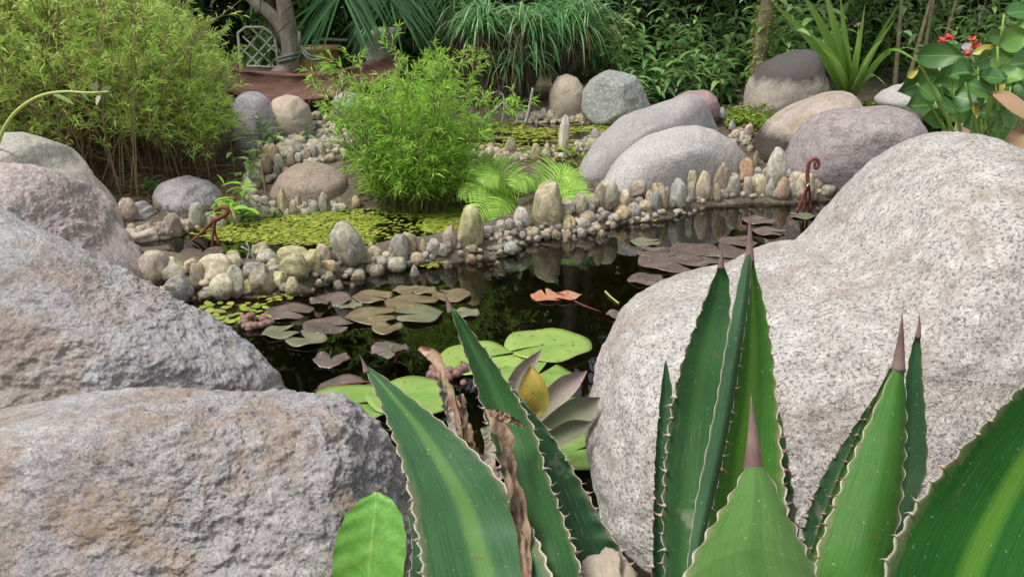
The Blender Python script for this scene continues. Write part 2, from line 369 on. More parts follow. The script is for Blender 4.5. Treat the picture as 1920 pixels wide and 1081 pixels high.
nx_, ny_ = len(gx), len(gy); ii = np.arange(ny_-1)[:, None]*nx_ + np.arange(nx_-1)[None]
ii = ii.ravel()
g_me = mk_mesh('ground', np.stack([GX, GY, GZ], -1).reshape(-1, 3), np.stack([ii, ii+1, ii+nx_+1, ii+nx_], 1))
tag(ob('ground', g_me, M['soil']), 'dark soil and muddy pond bed under the stones', None, None, 'structure')
_s = .02; _gx = np.arange(-6, 6.001, _s); _gy = np.arange(.3, 9.8, _s); _HX, _HY = np.meshgrid(_gx, _gy); HG = hgt(_HX, _HY)
WG = HG.copy()
for _poly, _wz, _ in PONDS: WG = np.where(sdf(_HX, _HY, _poly) < .03, np.maximum(WG, _wz-.008), WG)
def look(G, x, y):
    fx = np.clip((np.asarray(x)+6)/_s, 0, len(_gx)-1.001); fy = np.clip((np.asarray(y)-.3)/_s, 0, len(_gy)-1.001); i, j = fx.astype(int), fy.astype(int); u, v = fx-i, fy-j
    return G[j, i]*(1-u)*(1-v)+G[j, i+1]*u*(1-v)+G[j+1, i]*(1-u)*v+G[j+1, i+1]*u*v
def gz(x, y): return float(look(HG, x, y))
def hit(px, py, dz=0.0):
    """where the line of sight through a point of the picture meets the ground or a pool"""
    d = ray(px, py); t = np.linspace(.7, 9.5, 1500) / d.y
    x, y, z = d.x*t, d.y*t, CAM_H + d.z*t
    h = look(WG, x, y)
    k = np.argmax(z <= h+dz)
    return Vector((x[k], y[k], h[k]))
# water sheets
def water(name, poly, z, mat, label):
    c = poly.mean(0); P = c + (poly-c)*1.0
    n = len(P); e = np.roll(P, -1, 0)-np.roll(P, 1, 0); nrm = np.stack([e[:, 1], -e[:, 0]], 1); nrm /= np.linalg.norm(nrm, axis=1)[:, None]
    area = .5*np.sum(P[:, 0]*np.roll(P[:, 1], -1)-np.roll(P[:, 0], -1)*P[:, 1])
    P = P + nrm*(.035 if area > 0 else -.035)
    bm = bmesh.new(); f = bm.faces.new([bm.verts.new((a, b, 0)) for a, b in P]); bmesh.ops.triangulate(bm, faces=[f])
    bmesh.ops.recalc_face_normals(bm, faces=bm.faces[:])
    if bm.faces[:][0].normal.z < 0: bmesh.ops.reverse_faces(bm, faces=bm.faces[:])
    me = bpy.data.meshes.new(name); bm.to_mesh(me); bm.free()
    tag(ob(name, me, mat, loc=(0, 0, z)), label, None, None, 'structure')
water('lily_pool_water', NEAR, 0.0, M['water'], 'dark reflecting water of the lily pool')
water('duckweed_pool_water', MID, .02, M['water_up'], 'water of the pool covered in floating weed')
water('upper_pool_water', UPPER, .14, M['water_up'], 'water of the raised pool behind the ferns')
water('small_pool_water', SMALL, .20, M['water_up'], 'small basin of water among the pebbles')

# ------------------------------------------------------------------ boulders
_ico = {}
def ico(sub):
    if sub not in _ico:
        bm = bmesh.new(); bmesh.ops.create_icosphere(bm, subdivisions=sub, radius=1)
        V = np.array([v.co[:] for v in bm.verts]); F = np.array([[v.index for v in f.verts] for f in bm.faces]); bm.free(); _ico[sub] = (V, F)
    return _ico[sub]
def fract(P, freq, octv=4, seed=0.0, H=1.0):
    return np.array([noise.fractal(Vector((a*freq+seed, b*freq-seed, c*freq+seed*.5)), H, 2.1, octv) for a, b, c in P])
def to_px(P):
    x, y, z = P[:, 0], P[:, 1], P[:, 2]-CAM_H; dep = y*cp_-z*sp_; up = y*sp_+z*cp_
    return 960+FPX*x/dep, 540.5-FPX*up/dep
def polar(pts, c, th):
    """radius of a closed outline seen from c, per angle"""
    R = np.zeros(len(th)); k = len(pts); p = pts-c; q = np.roll(pts, -1, 0)-c; e = q-p
    for i, a in enumerate(th):
        dx, dz = math.cos(a), math.sin(a); den = dx*e[:, 1]-dz*e[:, 0]; den = np.where(np.abs(den) < 1e-12, 1e-12, den)
        t = (p[:, 0]*e[:, 1]-p[:, 1]*e[:, 0])/den; s = (p[:, 0]*dz-p[:, 1]*dx)/den
        ok = (t > 0) & (s >= -1e-6) & (s <= 1+1e-6); R[i] = t[ok].max() if ok.any() else 1e-3
    return R
_ker = np.exp(-.5*(np.arange(-12, 13)/4.0)**2); _ker /= _ker.sum()
_ker2 = np.exp(-.5*(np.arange(-12, 13)/1.6)**2); _ker2 /= _ker2.sum()
def smooth_r(R, sharp=False): return np.convolve(np.concatenate([R[-13:-1], R, R[1:13]]), _ker2 if sharp else _ker, 'valid')
def smooth_w(R): return smooth_r(smooth_r(smooth_r(smooth_r(R))))
def boulder(label, outline, Y, depth, mat, sub=5, box=.8, amp=.012, freq=5, fine=.0, facets=(), skew=0.0, name='boulder', group=None, cen=None, ridge=0.0, fit=3, sharp=False, shear=0.0):
    opx = np.array(outline, float); cpx = opx.mean(0) if cen is None else np.array(cen, float)
    c = np.array(PY(cpx[0], cpx[1], Y))[[0, 2]]
    th = np.linspace(-np.pi, np.pi, 361)
    Rt = smooth_r(polar(np.stack([opx[:, 0], -opx[:, 1]], 1), np.array([cpx[0], -cpx[1]]), th), sharp)      # wanted outline
    R = Rt*Y/FPX
    seed = sum(map(ord, label)) % 97; rot = np.array(Matrix.Rotation(.37, 3, 'X') @ Matrix.Rotation(.2, 3, 'Z'))
    def shape(sub_, R):
        V, F = ico(sub_); V = V @ rot
        ang = np.arctan2(V[:, 2], V[:, 0]); rho = np.sqrt(V[:, 0]**2+V[:, 2]**2)
        Rv = np.interp(ang, th, R); bl = sst(0, .7, rho); Rv = R.mean()*(1-bl)+Rv*bl
        rp, wy = rho**box, np.sign(V[:, 1])*np.abs(V[:, 1])**box
        P = np.stack([Rv*np.cos(ang)*rp, depth*wy, Rv*np.sin(ang)*rp], 1); P[:, 1] += skew*P[:, 2]+shear*P[:, 0]
        for n_, fr, soft in facets:
            n_ = np.array(n_, float); n_ /= np.linalg.norm(n_)
            dd = P @ n_; h = fr*dd.max(); P = P - n_*(np.maximum(dd-h, 0)*soft)[:, None]
        return P, F
    for _ in range(fit):        # let the outline of the solid, not of its middle slice, follow the stone's shape
        P, F = shape(5, R); x, y = to_px(P+np.array([c[0], Y, c[1]])); a = np.arctan2(-(y-cpx[1]), x-cpx[0]); rr = np.hypot(x-cpx[0], y-cpx[1])
        k = ((a+np.pi)/(2*np.pi)*72).astype(int) % 72; Rm = np.zeros(72); np.maximum.at(Rm, k, rr); tc_ = -np.pi+(np.arange(72)+.5)*2*np.pi/72
        Rn = np.interp(th, tc_, Rm, period=2*np.pi); R = R*np.clip(smooth_w(Rt/np.maximum(Rn, 1)), .8, 1.25)
    P, F = shape(sub, R)
    dirn = unit(P / np.array([max(R.mean(), .01), depth, max(R.mean(), .01)])**2)
    P = P + dirn*(amp*fract(P, freq, 4, seed))[:, None]
    if ridge: P = P - dirn*(ridge*np.abs(fract(P*np.array([1, 1, 1.7]), freq*2.6, 5, seed+9, .8)))[:, None]
    if fine: P = P + dirn*(fine*fract(P, freq*7, 5, seed+3, .6))[:, None]
    org = np.array([0, 0, P[:, 2].min()])
    o = ob(name, mk_mesh(name, P-org, F), mat, loc=(c[0], Y, c[1]+org[2]))
    return tag(o, label, 'boulder' if name == 'boulder' else 'stone', group)
boulder('massive white speckled granite boulder rising from the lily pool beside the agave',
    [(1125, 970), (1105, 900), (1098, 830), (1112, 720), (1135, 650), (1165, 590), (1215, 545), (1275, 515), (1335, 498), (1405, 475), (1480, 440), (1545, 395), (1610, 335), (1670, 285), (1730, 250), (1790, 233), (1860, 248), (1930, 290), (2060, 400), (2200, 620), (2200, 900), (2000, 1250), (1500, 1300), (1230, 1130), (1165, 1045)],
    1.47, .36, M['granite_white'], 7, .76, .014, 3.0, .0035, ridge=.009, skew=.30, fit=3, facets=[((-.2, -1, .5), .86, .55)], cen=(1600, 700))
def polyrock(label, pts, low, Ybk, mat, sub=8, p=22.0, amp=.008, freq=4.5, ridge=.01, fine=.006):
    """angular rock: soft intersection of the planes of a convex hull"""
    W = [np.array(PY(*q)) for q in pts]+[np.array(q) for q in low]+[np.array(q) for q in Ybk]; W = np.array(W); cen = W.mean(0)
    bm = bmesh.new(); [bm.verts.new(q) for q in W]; bmesh.ops.convex_hull(bm, input=bm.verts[:]); bm.normal_update(); pl = []
    for f in bm.faces:
        n_ = np.array(f.normal[:]); h = float(np.dot(n_, np.array(f.verts[0].co[:])-cen))
        if h < 0: n_, h = -n_, -h
        if f.calc_area() > 1e-5 and not any(np.dot(n_, q[0]) > .995 for q in pl): pl.append((n_, h))
    bm.free(); D, F = ico(sub); s = np.zeros(len(D))
    for n_, h in pl: s += np.maximum(0, D @ n_/max(h, 1e-3))**p
    P = D*(1.035/s**(1/p))[:, None]; seed = sum(map(ord, label)) % 97
    P = P+D*(amp*fract(P, freq, 4, seed))[:, None]
    P = P-D*(ridge*np.abs(fract(P*np.array([1, 1, 2.0]), freq*2.4, 5, seed+9, .8)))[:, None]
    P = P+D*(fine*fract(P, freq*8, 5, seed+3, .6))[:, None]
    z0 = P[:, 2].min(); return tag(ob('boulder', mk_mesh('boulder', P-np.array([0, 0, z0]), F), mat, loc=(cen[0], cen[1], cen[2]+z0)), label, 'boulder')
polyrock('rough grey granite boulder with rust stains, lowest and nearest the broad wrinkled leaf',
    [(-300, 868, 1.36), (0, 812, 1.34), (330, 764, 1.31), (560, 734, 1.28), (655, 738, 1.26), (722, 798, 1.22), (764, 930, 1.16), (790, 1060, 1.10), (-300, 905, 1.02), (0, 858, 1.02), (380, 808, 1.05), (630, 792, 1.09), (640, 950, 1.0), (610, 1120, .95)],
    [(-.95, .82, -.02), (-.45, .80, -.02), (-.2, .86, -.02), (-.08, 1.0, -.05)], [(-1.1, 1.55, .12), (-.3, 1.45, .0), (-.1, 1.3, -.05)], M['granite_left'])
polyrock('long angular grey granite boulder sloping down to the lily pads',
    [(-300, 250, 1.80), (0, 388, 1.72), (160, 474, 1.69), (290, 538, 1.67), (400, 596, 1.65), (480, 648, 1.64), (556, 735, 1.62), (-300, 560, 1.42), (0, 600, 1.40), (250, 650, 1.42), (430, 702, 1.50)],
    [(-1.2, 1.22, -.02), (-.75, 1.25, -.02), (-.45, 1.45, -.05), (-.38, 1.62, -.05)], [(-1.6, 2.2, .3), (-1.0, 2.1, .1), (-.6, 1.95, -.05)], M['granite_left2'], freq=4.0, ridge=.009)
boulder('rounded pinkish boulder with fine pitting behind the angular grey granite',
    [(-200, 330), (-60, 305), (30, 302), (90, 318), (150, 360), (195, 410), (225, 460), (250, 510), (262, 570), (150, 650), (-200, 650)],
    2.5, .34, M['pink_stone'], 7, .8, .015, 4, .005, ridge=.01)
boulder('smooth buff grey boulder with green lichen below the arching vine stem',
    [(-200, 280), (-80, 258), (20, 251), (70, 258), (120, 285), (165, 325), (200, 370), (218, 420), (215, 470), (-200, 520)],
    3.02, .32, M['pale_left'], 6, .85, .015, 4, .002)
boulder('lavender grey rounded boulder at the foot of the bamboo thicket', [(286, 385), (292, 355), (312, 336), (345, 326), (380, 334), (405, 350), (425, 375), (436, 410), (430, 440), (360, 450), (295, 425)],
    3.55, .2, M['grey_lav'], 5, .85, .012, 6, .002)
boulder('tall lavender grey boulder in front of the hollow log', [(433, 250), (433, 215), (440, 188), (458, 173), (482, 171), (505, 184), (520, 208), (528, 250), (525, 300), (505, 330), (460, 330), (440, 300)],
    4.35, .2, M['grey_lav'], 5, .85, .012, 6, .002)
boulder('pale tan round boulder leaning on the tall lavender one', [(498, 240), (502, 205), (515, 185), (540, 177), (562, 182), (580, 200), (587, 225), (590, 260), (550, 275), (505, 270)],
    4.5, .16, M['tan_round'], 5, .9, .008, 6, .0015)
boulder('small round grey boulder under the silvery strap plant', [(622, 195), (628, 180), (648, 171), (668, 176), (680, 192), (684, 215), (650, 228), (625, 218)], 4.75, .13, M['grey_lav'], 5, .9, .006, 8, .001)
boulder('brown speckled boulder beside the bright central bamboo', [(500, 395), (506, 355), (528, 325), (555, 308), (590, 304), (625, 312), (652, 330), (665, 370), (660, 405), (580, 415)],
    3.85, .2, M['brown_round'], 5, .85, .008, 6, .0015)
boulder('buff mottled boulder half hidden by weeds left of the brown one', [(450, 360), (455, 328), (472, 314), (492, 318), (508, 345), (512, 385), (495, 405), (460, 400)], 3.9, .13, M['pale_left'], 5, .85, .008, 8, .001)
boulder('long smooth grey boulder behind the light grey dome', [(1080, 345), (1084, 310), (1100, 282), (1130, 248), (1165, 222), (1215, 200), (1265, 180), (1300, 176), (1322, 190), (1340, 225), (1352, 270), (1350, 350), (1200, 395), (1100, 375)],
    4.28, .22, M['grey_smooth'], 6, .85, .012, 4, .001, shear=.7)
boulder('light grey dome shaped boulder behind the upright pebbles', [(1122, 390), (1128, 340), (1145, 308), (1175, 278), (1215, 254), (1265, 238), (1310, 235), (1350, 246), (1385, 270), (1405, 300), (1420, 340), (1420, 400), (1270, 430)],
    4.05, .22, M['grey_light'], 6, .85, .008, 4, .0012, shear=.6)
boulder('tan boulder with a black stained foot between two grey boulders', [(1400, 300), (1408, 268), (1425, 238), (1455, 212), (1500, 190), (1550, 170), (1585, 167), (1610, 182), (1628, 215), (1640, 300), (1560, 350), (1440, 345)],
    4.45, .24, M['tan_dark'], 6, .85, .012, 4, .001)
boulder('broad purple grey boulder behind the red hooked ornament', [(1462, 330), (1470, 285), (1490, 250), (1520, 220), (1555, 203), (1610, 199), (1665, 200), (1705, 208), (1732, 228), (1745, 260), (1760, 330), (1690, 385), (1540, 385)],
    4.12, .28, M['purple_grey'], 6, .82, .014, 4, .0015)
boulder('tall upright tan boulder with a black weathered top', [(1388, 235), (1392, 190), (1402, 155), (1425, 122), (1460, 102), (1500, 90), (1528, 96), (1543, 120), (1552, 155), (1560, 195), (1562, 240), (1470, 262)],
    5.25, .24, M['black_top'], 6, .82, .012, 4, .001)
boulder('angular green grey rock with a pale face under the leafy shrubs', [(1086, 205), (1090, 175), (1108, 150), (1138, 131), (1165, 136), (1192, 142), (1204, 160), (1215, 190), (1228, 215), (1210, 245), (1110, 240)],
    5.45, .22, M['green_grey'], 5, .7, .012, 5, .003, [((-.6, -1, .3), .72, .9), ((.8, -.9, .4), .7, .9), ((.1, -.4, 1), .8, .8)])
boulder('tan egg shaped boulder beside the angular green grey rock', [(1028, 205), (1030, 170), (1042, 145), (1062, 137), (1082, 145), (1095, 165), (1100, 205), (1080, 235), (1040, 232)], 5.55, .15, M['tan_round'], 5, .88, .006, 6, .001)
boulder('dull red boulder peeping out behind the long grey one', [(1245, 205), (1262, 182), (1290, 168), (1325, 167), (1345, 180), (1352, 200), (1350, 225), (1290, 240)], 4.95, .16, M['red_stone'], 5, .8, .01, 6, .001)
boulder('pale grey rock under the round leaved plants', [(1635, 190), (1650, 170), (1680, 158), (1715, 150), (1750, 158), (1770, 190), (1760, 225), (1680, 235)], 4.9, .2, M['grey_light'], 5, .8, .012, 5, .002)
boulder('grey granite boulder among the round leaves with red flowers above', [(1695, 165), (1705, 140), (1730, 120), (1765, 108), (1800, 105), (1822, 125), (1830, 170), (1770, 205)], 5.0, .2, M['grey_smooth'], 5, .8, .012, 5, .002)
boulder('brown stone wedged under the round leaves behind the white granite', [(1790, 255), (1795, 228), (1815, 212), (1845, 214), (1862, 230), (1868, 265), (1830, 300)], 4.3, .14, M['brown_round'], 5, .8, .01, 8, .001)
boulder('blue grey wedge shaped stone at the foot of the lavender boulder', [(232, 425), (236, 402), (250, 382), (266, 376), (284, 385), (298, 402), (304, 428), (270, 440)], 3.3, .09, M['grey_smooth'], 5, .75, .006, 9, .001, [((.7, -.8, .6), .75, .8)], name='stone')
boulder('lumpy ochre stone lying at the end of the duckweed pool', [(220, 440), (226, 428), (246, 421), (272, 424), (296, 421), (305, 432), (304, 448), (285, 458), (240, 458)], 3.16, .08, M['tan_round'], 5, .7, .014, 14, .001, name='stone')
boulder('black pitted lava rock under the ferns', [(958, 335), (962, 312), (978, 298), (1000, 300), (1012, 315), (1015, 340), (985, 352)], 4.28, .1, M['lava'], 5, .75, .03, 14, .006, name='stone')

# ------------------------------------------------------------------ pebbles, one object each
PC = {'t': (.46, .385, .25), 'c': (.60, .53, .39), 'g': (.40, .385, .36), 'b': (.30, .335, .35), 'd': (.20, .195, .19), 'o': (.50, .37, .19), 'n': (.30, .22, .15),
      'p': (.43, .335, .28), 'w': (.62, .60, .57), 'e': (.36, .38, .30), 'y': (.47, .45, .19), 'r': (.50, .27, .15)}
PN = {'t': 'tan', 'c': 'cream', 'g': 'grey', 'b': 'blue grey', 'd': 'dark grey', 'o': 'ochre', 'n': 'brown', 'p': 'pinkish', 'w': 'whitish', 'e': 'greenish grey', 'y': 'yellow green', 'r': 'orange brown'}
PEB = []
def peb_mesh(i):
    r = np.random.default_rng(100+i); V, F = ico(4); V = V.copy()
    b = r.uniform(.62, .98); V = np.sign(V)*np.abs(V)**b
    taper = r.uniform(.05, .38); V[:, 0] *= 1-taper*(V[:, 2]*.5+.1); V[:, 1] *= 1-taper*.6*V[:, 2]
    V[:, 0] += r.uniform(-.18, .18)*V[:, 2]**2
    for _ in range(r.integers(2, 8)):
        n_ = unit(r.normal(0, 1, 3)); dd = V @ n_; h = r.uniform(.62, .9)*dd.max(); V = V-n_*(np.maximum(dd-h, 0)*.92)[:, None]
    V = V + unit(V)*(.10*fract(V, 1.5, 4, i*3.1))[:, None]
    V -= (V.max(0)+V.min(0))/2; V /= (V.max(0)-V.min(0)); V[:, 2] += .5
    return mk_mesh('pebble', V*2.0, F)          # two units wide so that textures have room
PEB = [peb_mesh(i) for i in range(24)]
_pc = [0]
def pebble(px, top, bot, wpx, col, place, tilt=0, special=None, sink=.14):
    h = hit(px, bot)
    dist = (Vector((0, 0, CAM_H))-h).length; k = dist/FPX
    W = wpx*k*1.04; Hh = (bot-top)*k*1.05; D = min(W*random.uniform(.75, 1.0), Hh*1.5+.01)
    Hh = max(.012, Hh - D*.12)
    i = _pc[0]; _pc[0] += 1
    o = bpy.data.objects.new('pebble', PEB[(i*7+int(px)) % 24]); COL.objects.link(o)
    if len(o.data.materials) == 0: o.data.materials.append(M['pebble'])
    zb = gz(h.x, h.y + D*.4)
    z0 = min(h.z, zb) - Hh*sink*.5
    ztop = h.z + Hh
    o.location = (h.x, h.y + D*.42, z0); o.scale = (W/2, D/2, (ztop-z0)/2)
    o.rotation_euler = (random.uniform(-.08, .08), rad(tilt), random.choice([0, math.pi])+random.uniform(-.35, .35))
    if tilt and math.cos(o.rotation_euler.z) < 0: o.rotation_euler.y = -rad(tilt)
    c = PC[col]; f = random.uniform(.80, 1.25); o.color = tuple(min(.8, x*f*random.uniform(.95, 1.05)) for x in c)+(1,)
    size = 'large' if W > .085 else 'small' if W < .042 else 'medium'
    asp = Hh/W; shape = 'upright' if asp > 1.35 else 'flat' if asp < .7 else 'rounded'
    lab = special or f'{size} {shape} {PN[col]} pebble {place}'
    return tag(o, lab, 'pebble', None if special else 'pebbles '+place)
R1 = 'on the ridge between lily pool and duckweed pool'; R2 = 'at the rear edge of the duckweed pool'; R3 = 'in the upright row below the grey boulders'
R4 = 'on the lip of the upper pool'; R5 = 'on the far shore of the upper pool'; R6 = 'on the bank above the brown boulder'; R7 = 'beside the tall tan standing stone'
def rows(x0, y0, s, place, data):
    for e in data:
        X, a, b, wd, c = e[:5]; tl = e[5] if len(e) > 5 else 0; spx = e[6] if len(e) > 6 else None
        pebble(x0+X*s, y0+a*s, y0+b*s, wd*s, c, place, tl, spx)
rows(200, 280, .296, R2, [(130, 325, 470, 100, 'p'), (410, 412, 545, 100, 'p'), (500, 455, 515, 60, 't'), (565, 350, 505, 90, 'e'), (855, 328, 445, 95, 'b'), (800, 370, 490, 80, 't'), (930, 345, 450, 75, 'g'),
    (1050, 325, 395, 60, 't'), (1060, 370, 445, 65, 'n'), (1120, 258, 435, 70, 't'), (1142, 378, 437, 42, 'c'), (1185, 322, 432, 50, 't'), (1210, 297, 385, 48, 'p'), (1255, 335, 400, 42, 'g'), (1260, 380, 427, 48, 'c'),
    (1310, 325, 418, 58, 'g'), (1290, 320, 405, 40, 'n'), (1375, 280, 415, 72, 'e'), (1440, 360, 412, 45, 'g'), (1580, 295, 378, 60, 'o'), (915, 432, 475, 46, 't'), (990, 370, 450, 70, 'g'), (640, 430, 510, 60, 't'), (720, 440, 505, 55, 'g'), (870, 440, 480, 45, 'e'), (1500, 350, 400, 40, 't'), (340, 470, 540, 50, 'p')])
rows(200, 280, .296, R1, [(155, 620, 725, 115, 'b'), (280, 662, 895, 185, 'p', 0, 'purplish streaked upright stone wedged beside the pinkish boulder'), (425, 725, 860, 165, 'e'), (450, 665, 790, 120, 'c', -55, 'long cream pebble lying slanted on the ridge of stones'), (575, 730, 900, 85, 'n'), (365, 868, 950, 92, 'w'),
    (475, 810, 985, 160, 'd', -12, 'dark grey leaning stone at the water edge of the ridge'), (680, 675, 850, 210, 'c', 0, 'broad cream mottled stone on the ridge of stones'), (790, 670, 775, 120, 'c'), (795, 640, 710, 80, 'y'), (690, 800, 965, 150, 'c', 22, 'cream and black striped stone leaning over the lily pool'), (810, 748, 945, 112, 'e'),
    (930, 720, 840, 150, 'd'), (975, 750, 948, 165, 'n', 0, 'brown rounded triangular stone standing in the lily pool'), (965, 583, 670, 140, 'y'), (1010, 640, 745, 130, 'e'), (1055, 705, 795, 110, 't'), (1085, 785, 895, 98, 'y'), (1060, 745, 840, 100, 'g'),
    (1165, 620, 710, 185, 'y'), (1175, 670, 855, 172, 'y', 0, 'olive tan barrel shaped stone on the ridge of stones'), (1180, 812, 945, 97, 't'), (1295, 638, 805, 112, 'y', 4, 'yellow and white veined stone on the ridge of stones'), (1370, 610, 735, 95, 't'), (1400, 710, 812, 102, 'o'), (1410, 770, 855, 82, 'n'),
    (1525, 470, 765, 218, 'e', 0, 'tall grey green standing stone on the ridge, largest left of the yellow one'), (1465, 830, 900, 76, 'd'), (1340, 830, 890, 62, 't'), (1550, 845, 890, 66, 'g'), (1590, 778, 842, 92, 't'), (1530, 765, 808, 62, 'e'), (1450, 720, 805, 52, 'g'), (1650, 640, 740, 80, 't'), (1670, 730, 800, 70, 'n'), (620, 905, 970, 90, 'n'), (890, 830, 930, 70, 'y'), (530, 700, 790, 90, 't'), (740, 760, 850, 90, 'g'), (1120, 850, 920, 60, 'd')])
rows(600, 300, .2775, R1, [(360, 588, 680, 102, 't'), (345, 640, 725, 85, 't'), (455, 625, 695, 78, 't'), (410, 655, 755, 92, 'g'), (375, 708, 800, 102, 't'), (515, 662, 778, 122, 'e'), (480, 590, 655, 45, 'd'),
    (550, 505, 715, 128, 'd', -6, 'dark grey pointed stone leaning on a yellowish one'), (600, 492, 650, 112, 'o'), (655, 628, 738, 102, 'o'), (632, 710, 802, 100, 'g'), (694, 530, 635, 52, 'o'), (765, 535, 665, 132, 'g'), (820, 555, 665, 92, 'e'), (860, 550, 632, 62, 'd'), (875, 445, 610, 98, 'n'),
    (1010, 317, 630, 195, 'y', 0, 'tall yellow green standing stone at the end of the ridge'), (1030, 572, 642, 72, 'n'), (1020, 635, 715, 72, 'r'), (950, 615, 665, 38, 'p'), (865, 680, 748, 62, 'p'), (755, 635, 680, 42, 'p'), (1290, 555, 655, 98, 'b'), (1195, 570, 620, 82, 'd'), (1145, 590, 625, 48, 'd'), (1215, 610, 660, 62, 't'), (1170, 650, 685, 52, 'd'), (1200, 680, 718, 56, 'c'), (1080, 640, 690, 50, 'n'), (930, 560, 610, 50, 'g'), (700, 640, 690, 50, 'y'), (590, 680, 730, 50, 'd')])
rows(600, 300, .2775, R7, [(1130, 445, 510, 78, 'g'), (1222, 408, 495, 72, 't'), (1280, 400, 485, 74, 'g'), (1335, 415, 500, 76, 'g'), (1370, 318, 465, 125, 'g'), (1405, 440, 498, 52, 't'), (1250, 480, 520, 72, 'c'), (1360, 480, 530, 62, 'g'), (1440, 450, 532, 97, 'o'),
    (1540, 152, 485, 200, 't', 0, 'tall tan grey standing stone in front of the ferns'), (1605, 430, 480, 62, 'g'), (1595, 468, 548, 67, 'n'), (1530, 490, 545, 62, 'g'), (1665, 340, 425, 68, 't'), (1680, 380, 485, 102, 'o'), (1670, 480, 545, 72, 'n'), (1680, 275, 375, 92, 'g'), (1765, 230, 390, 115, 'p'), (1790, 340, 420, 80, 't'), (1775, 390, 480, 98, 'g'), (1770, 470, 535, 62, 'g'), (1180, 450, 500, 50, 'd'), (1310, 470, 520, 60, 'd'), (1480, 500, 545, 60, 'e'), (1720, 500, 545, 55, 't')])
rows(1050, 250, .3238, R7, [(45, 390, 480, 90, 'g'), (140, 375, 478, 132, 'g'), (115, 352, 410, 82, 't'), (190, 355, 445, 72, 't'), (50, 480, 580, 88, 'o'), (30, 450, 515, 62, 't'), (155, 445, 530, 107, 't'), (135, 488, 563, 88, 'g'), (265, 450, 505, 56, 'd'), (235, 435, 478, 46, 'p'), (228, 480, 518, 46, 'n'), (320, 410, 450, 48, 'c'), (185, 540, 595, 62, 't'), (130, 560, 605, 62, 'g'), (240, 555, 605, 52, 'c'), (40, 565, 612, 56, 'd'), (90, 600, 635, 50, 'd'),
    (285, 272, 465, 132, 'e', 0, 'tall green grey standing stone below the light grey dome boulder'), (230, 290, 440, 62, 't'), (355, 415, 520, 122, 'o'), (310, 468, 528, 77, 't')])
rows(1050, 250, .3238, R3, [(378, 330, 440, 57, 'c'), (455, 272, 380, 92, 'p'), (430, 400, 490, 77, 'g'), (495, 390, 480, 77, 't'), (555, 335, 465, 67, 'b'), (520, 335, 440, 52, 't'), (460, 370, 420, 52, 'd'), (600, 285, 440, 85, 'o', -14), (635, 258, 320, 60, 'w'), (625, 315, 385, 38, 'g'), (688, 268, 448, 97, 'b'), (765, 220, 340, 52, 't'), (762, 285, 403, 40, 'g'), (830, 222, 393, 84, 'c'), (920, 175, 345, 82, 'n', 10, 'brown striped slab stone leaning in the upright row'), (907, 295, 403, 47, 't'),
    (1000, 238, 373, 92, 'e'), (1085, 148, 285, 82, 'r', 0, 'orange brown oval stone perched on the upright row'), (1085, 258, 378, 54, 'p'), (1123, 255, 345, 44, 't'), (1165, 245, 368, 72, 'c'), (1145, 200, 260, 47, 'g'), (1190, 198, 275, 47, 't'), (1140, 235, 290, 52, 'g'), (1258, 97, 310, 107, 'w', 0, 'tall whitish oval stone standing in the upright row'), (1218, 265, 373, 54, 'g'), (1290, 260, 398, 77, 'r'), (1355, 225, 320, 85, 'p', 20), (1348, 298, 378, 50, 'g'), (1325, 215, 270, 47, 'b'),
    (1420, 240, 403, 97, 'c'), (1500, 230, 345, 77, 'p'), (1560, 265, 388, 122, 'e'), (1620, 185, 300, 67, 'r'), (1660, 218, 345, 70, 't', 14), (1555, 235, 290, 42, 'g'), (1130, 110, 210, 28, 'n'), (960, 320, 380, 40, 'd'), (870, 330, 395, 40, 'n'), (1460, 320, 400, 60, 'd'), (650, 380, 440, 40, 'd'), (1250, 330, 385, 40, 'd'), (1640, 300, 370, 60, 't'), (1390, 330, 395, 40, 'n')])
rows(420, 160, .2406, R6, [(280, 450, 565, 55, 't'), (325, 560, 695, 82, 't'), (370, 465, 645, 122, 'o'), (445, 540, 685, 77, 'g', -12), (410, 615, 718, 52, 'b'), (520, 530, 645, 67, 't'), (485, 510, 570, 62, 'e'), (580, 530, 605, 52, 'w'), (575, 455, 570, 82, 'd'), (590, 395, 490, 112, 't'), (645, 490, 605, 67, 'n'), (700, 470, 595, 67, 'g'), (755, 450, 585, 72, 'g'), (810, 445, 530, 67, 't'), (470, 445, 500, 92, 'e'), (480, 260, 320, 82, 'g'), (330, 425, 480, 112, 'e'),
    (595, 265, 395, 52, 'c'), (660, 300, 350, 52, 't'), (715, 200, 275, 82, 'n'), (795, 230, 280, 52, 'c'), (860, 220, 280, 57, 'g'), (980, 165, 230, 47, 't'), (1085, 165, 230, 42, 'c'), (640, 250, 300, 60, 't'), (740, 280, 330, 55, 'g'), (820, 280, 330, 55, 'c'), (900, 260, 310, 60, 'g'), (690, 310, 350, 45, 'w'), (640, 350, 390, 50, 'w'), (780, 310, 345, 50, 't'), (540, 300, 360, 60, 'g'), (430, 400, 440, 70, 'g'), (380, 690, 740, 60, 'g'), (480, 640, 690, 60, 't'), (340, 700, 770, 60, 'e'), (310, 860, 930, 80, 'g'), (250, 860, 930, 80, 't'), (740, 520, 580, 40, 't'), (880, 460, 520, 60, 'g'), (950, 500, 590, 70, 'e'), (960, 380, 450, 60, 'b'), (930, 220, 270, 50, 't'), (1030, 210, 260, 50, 'g')])
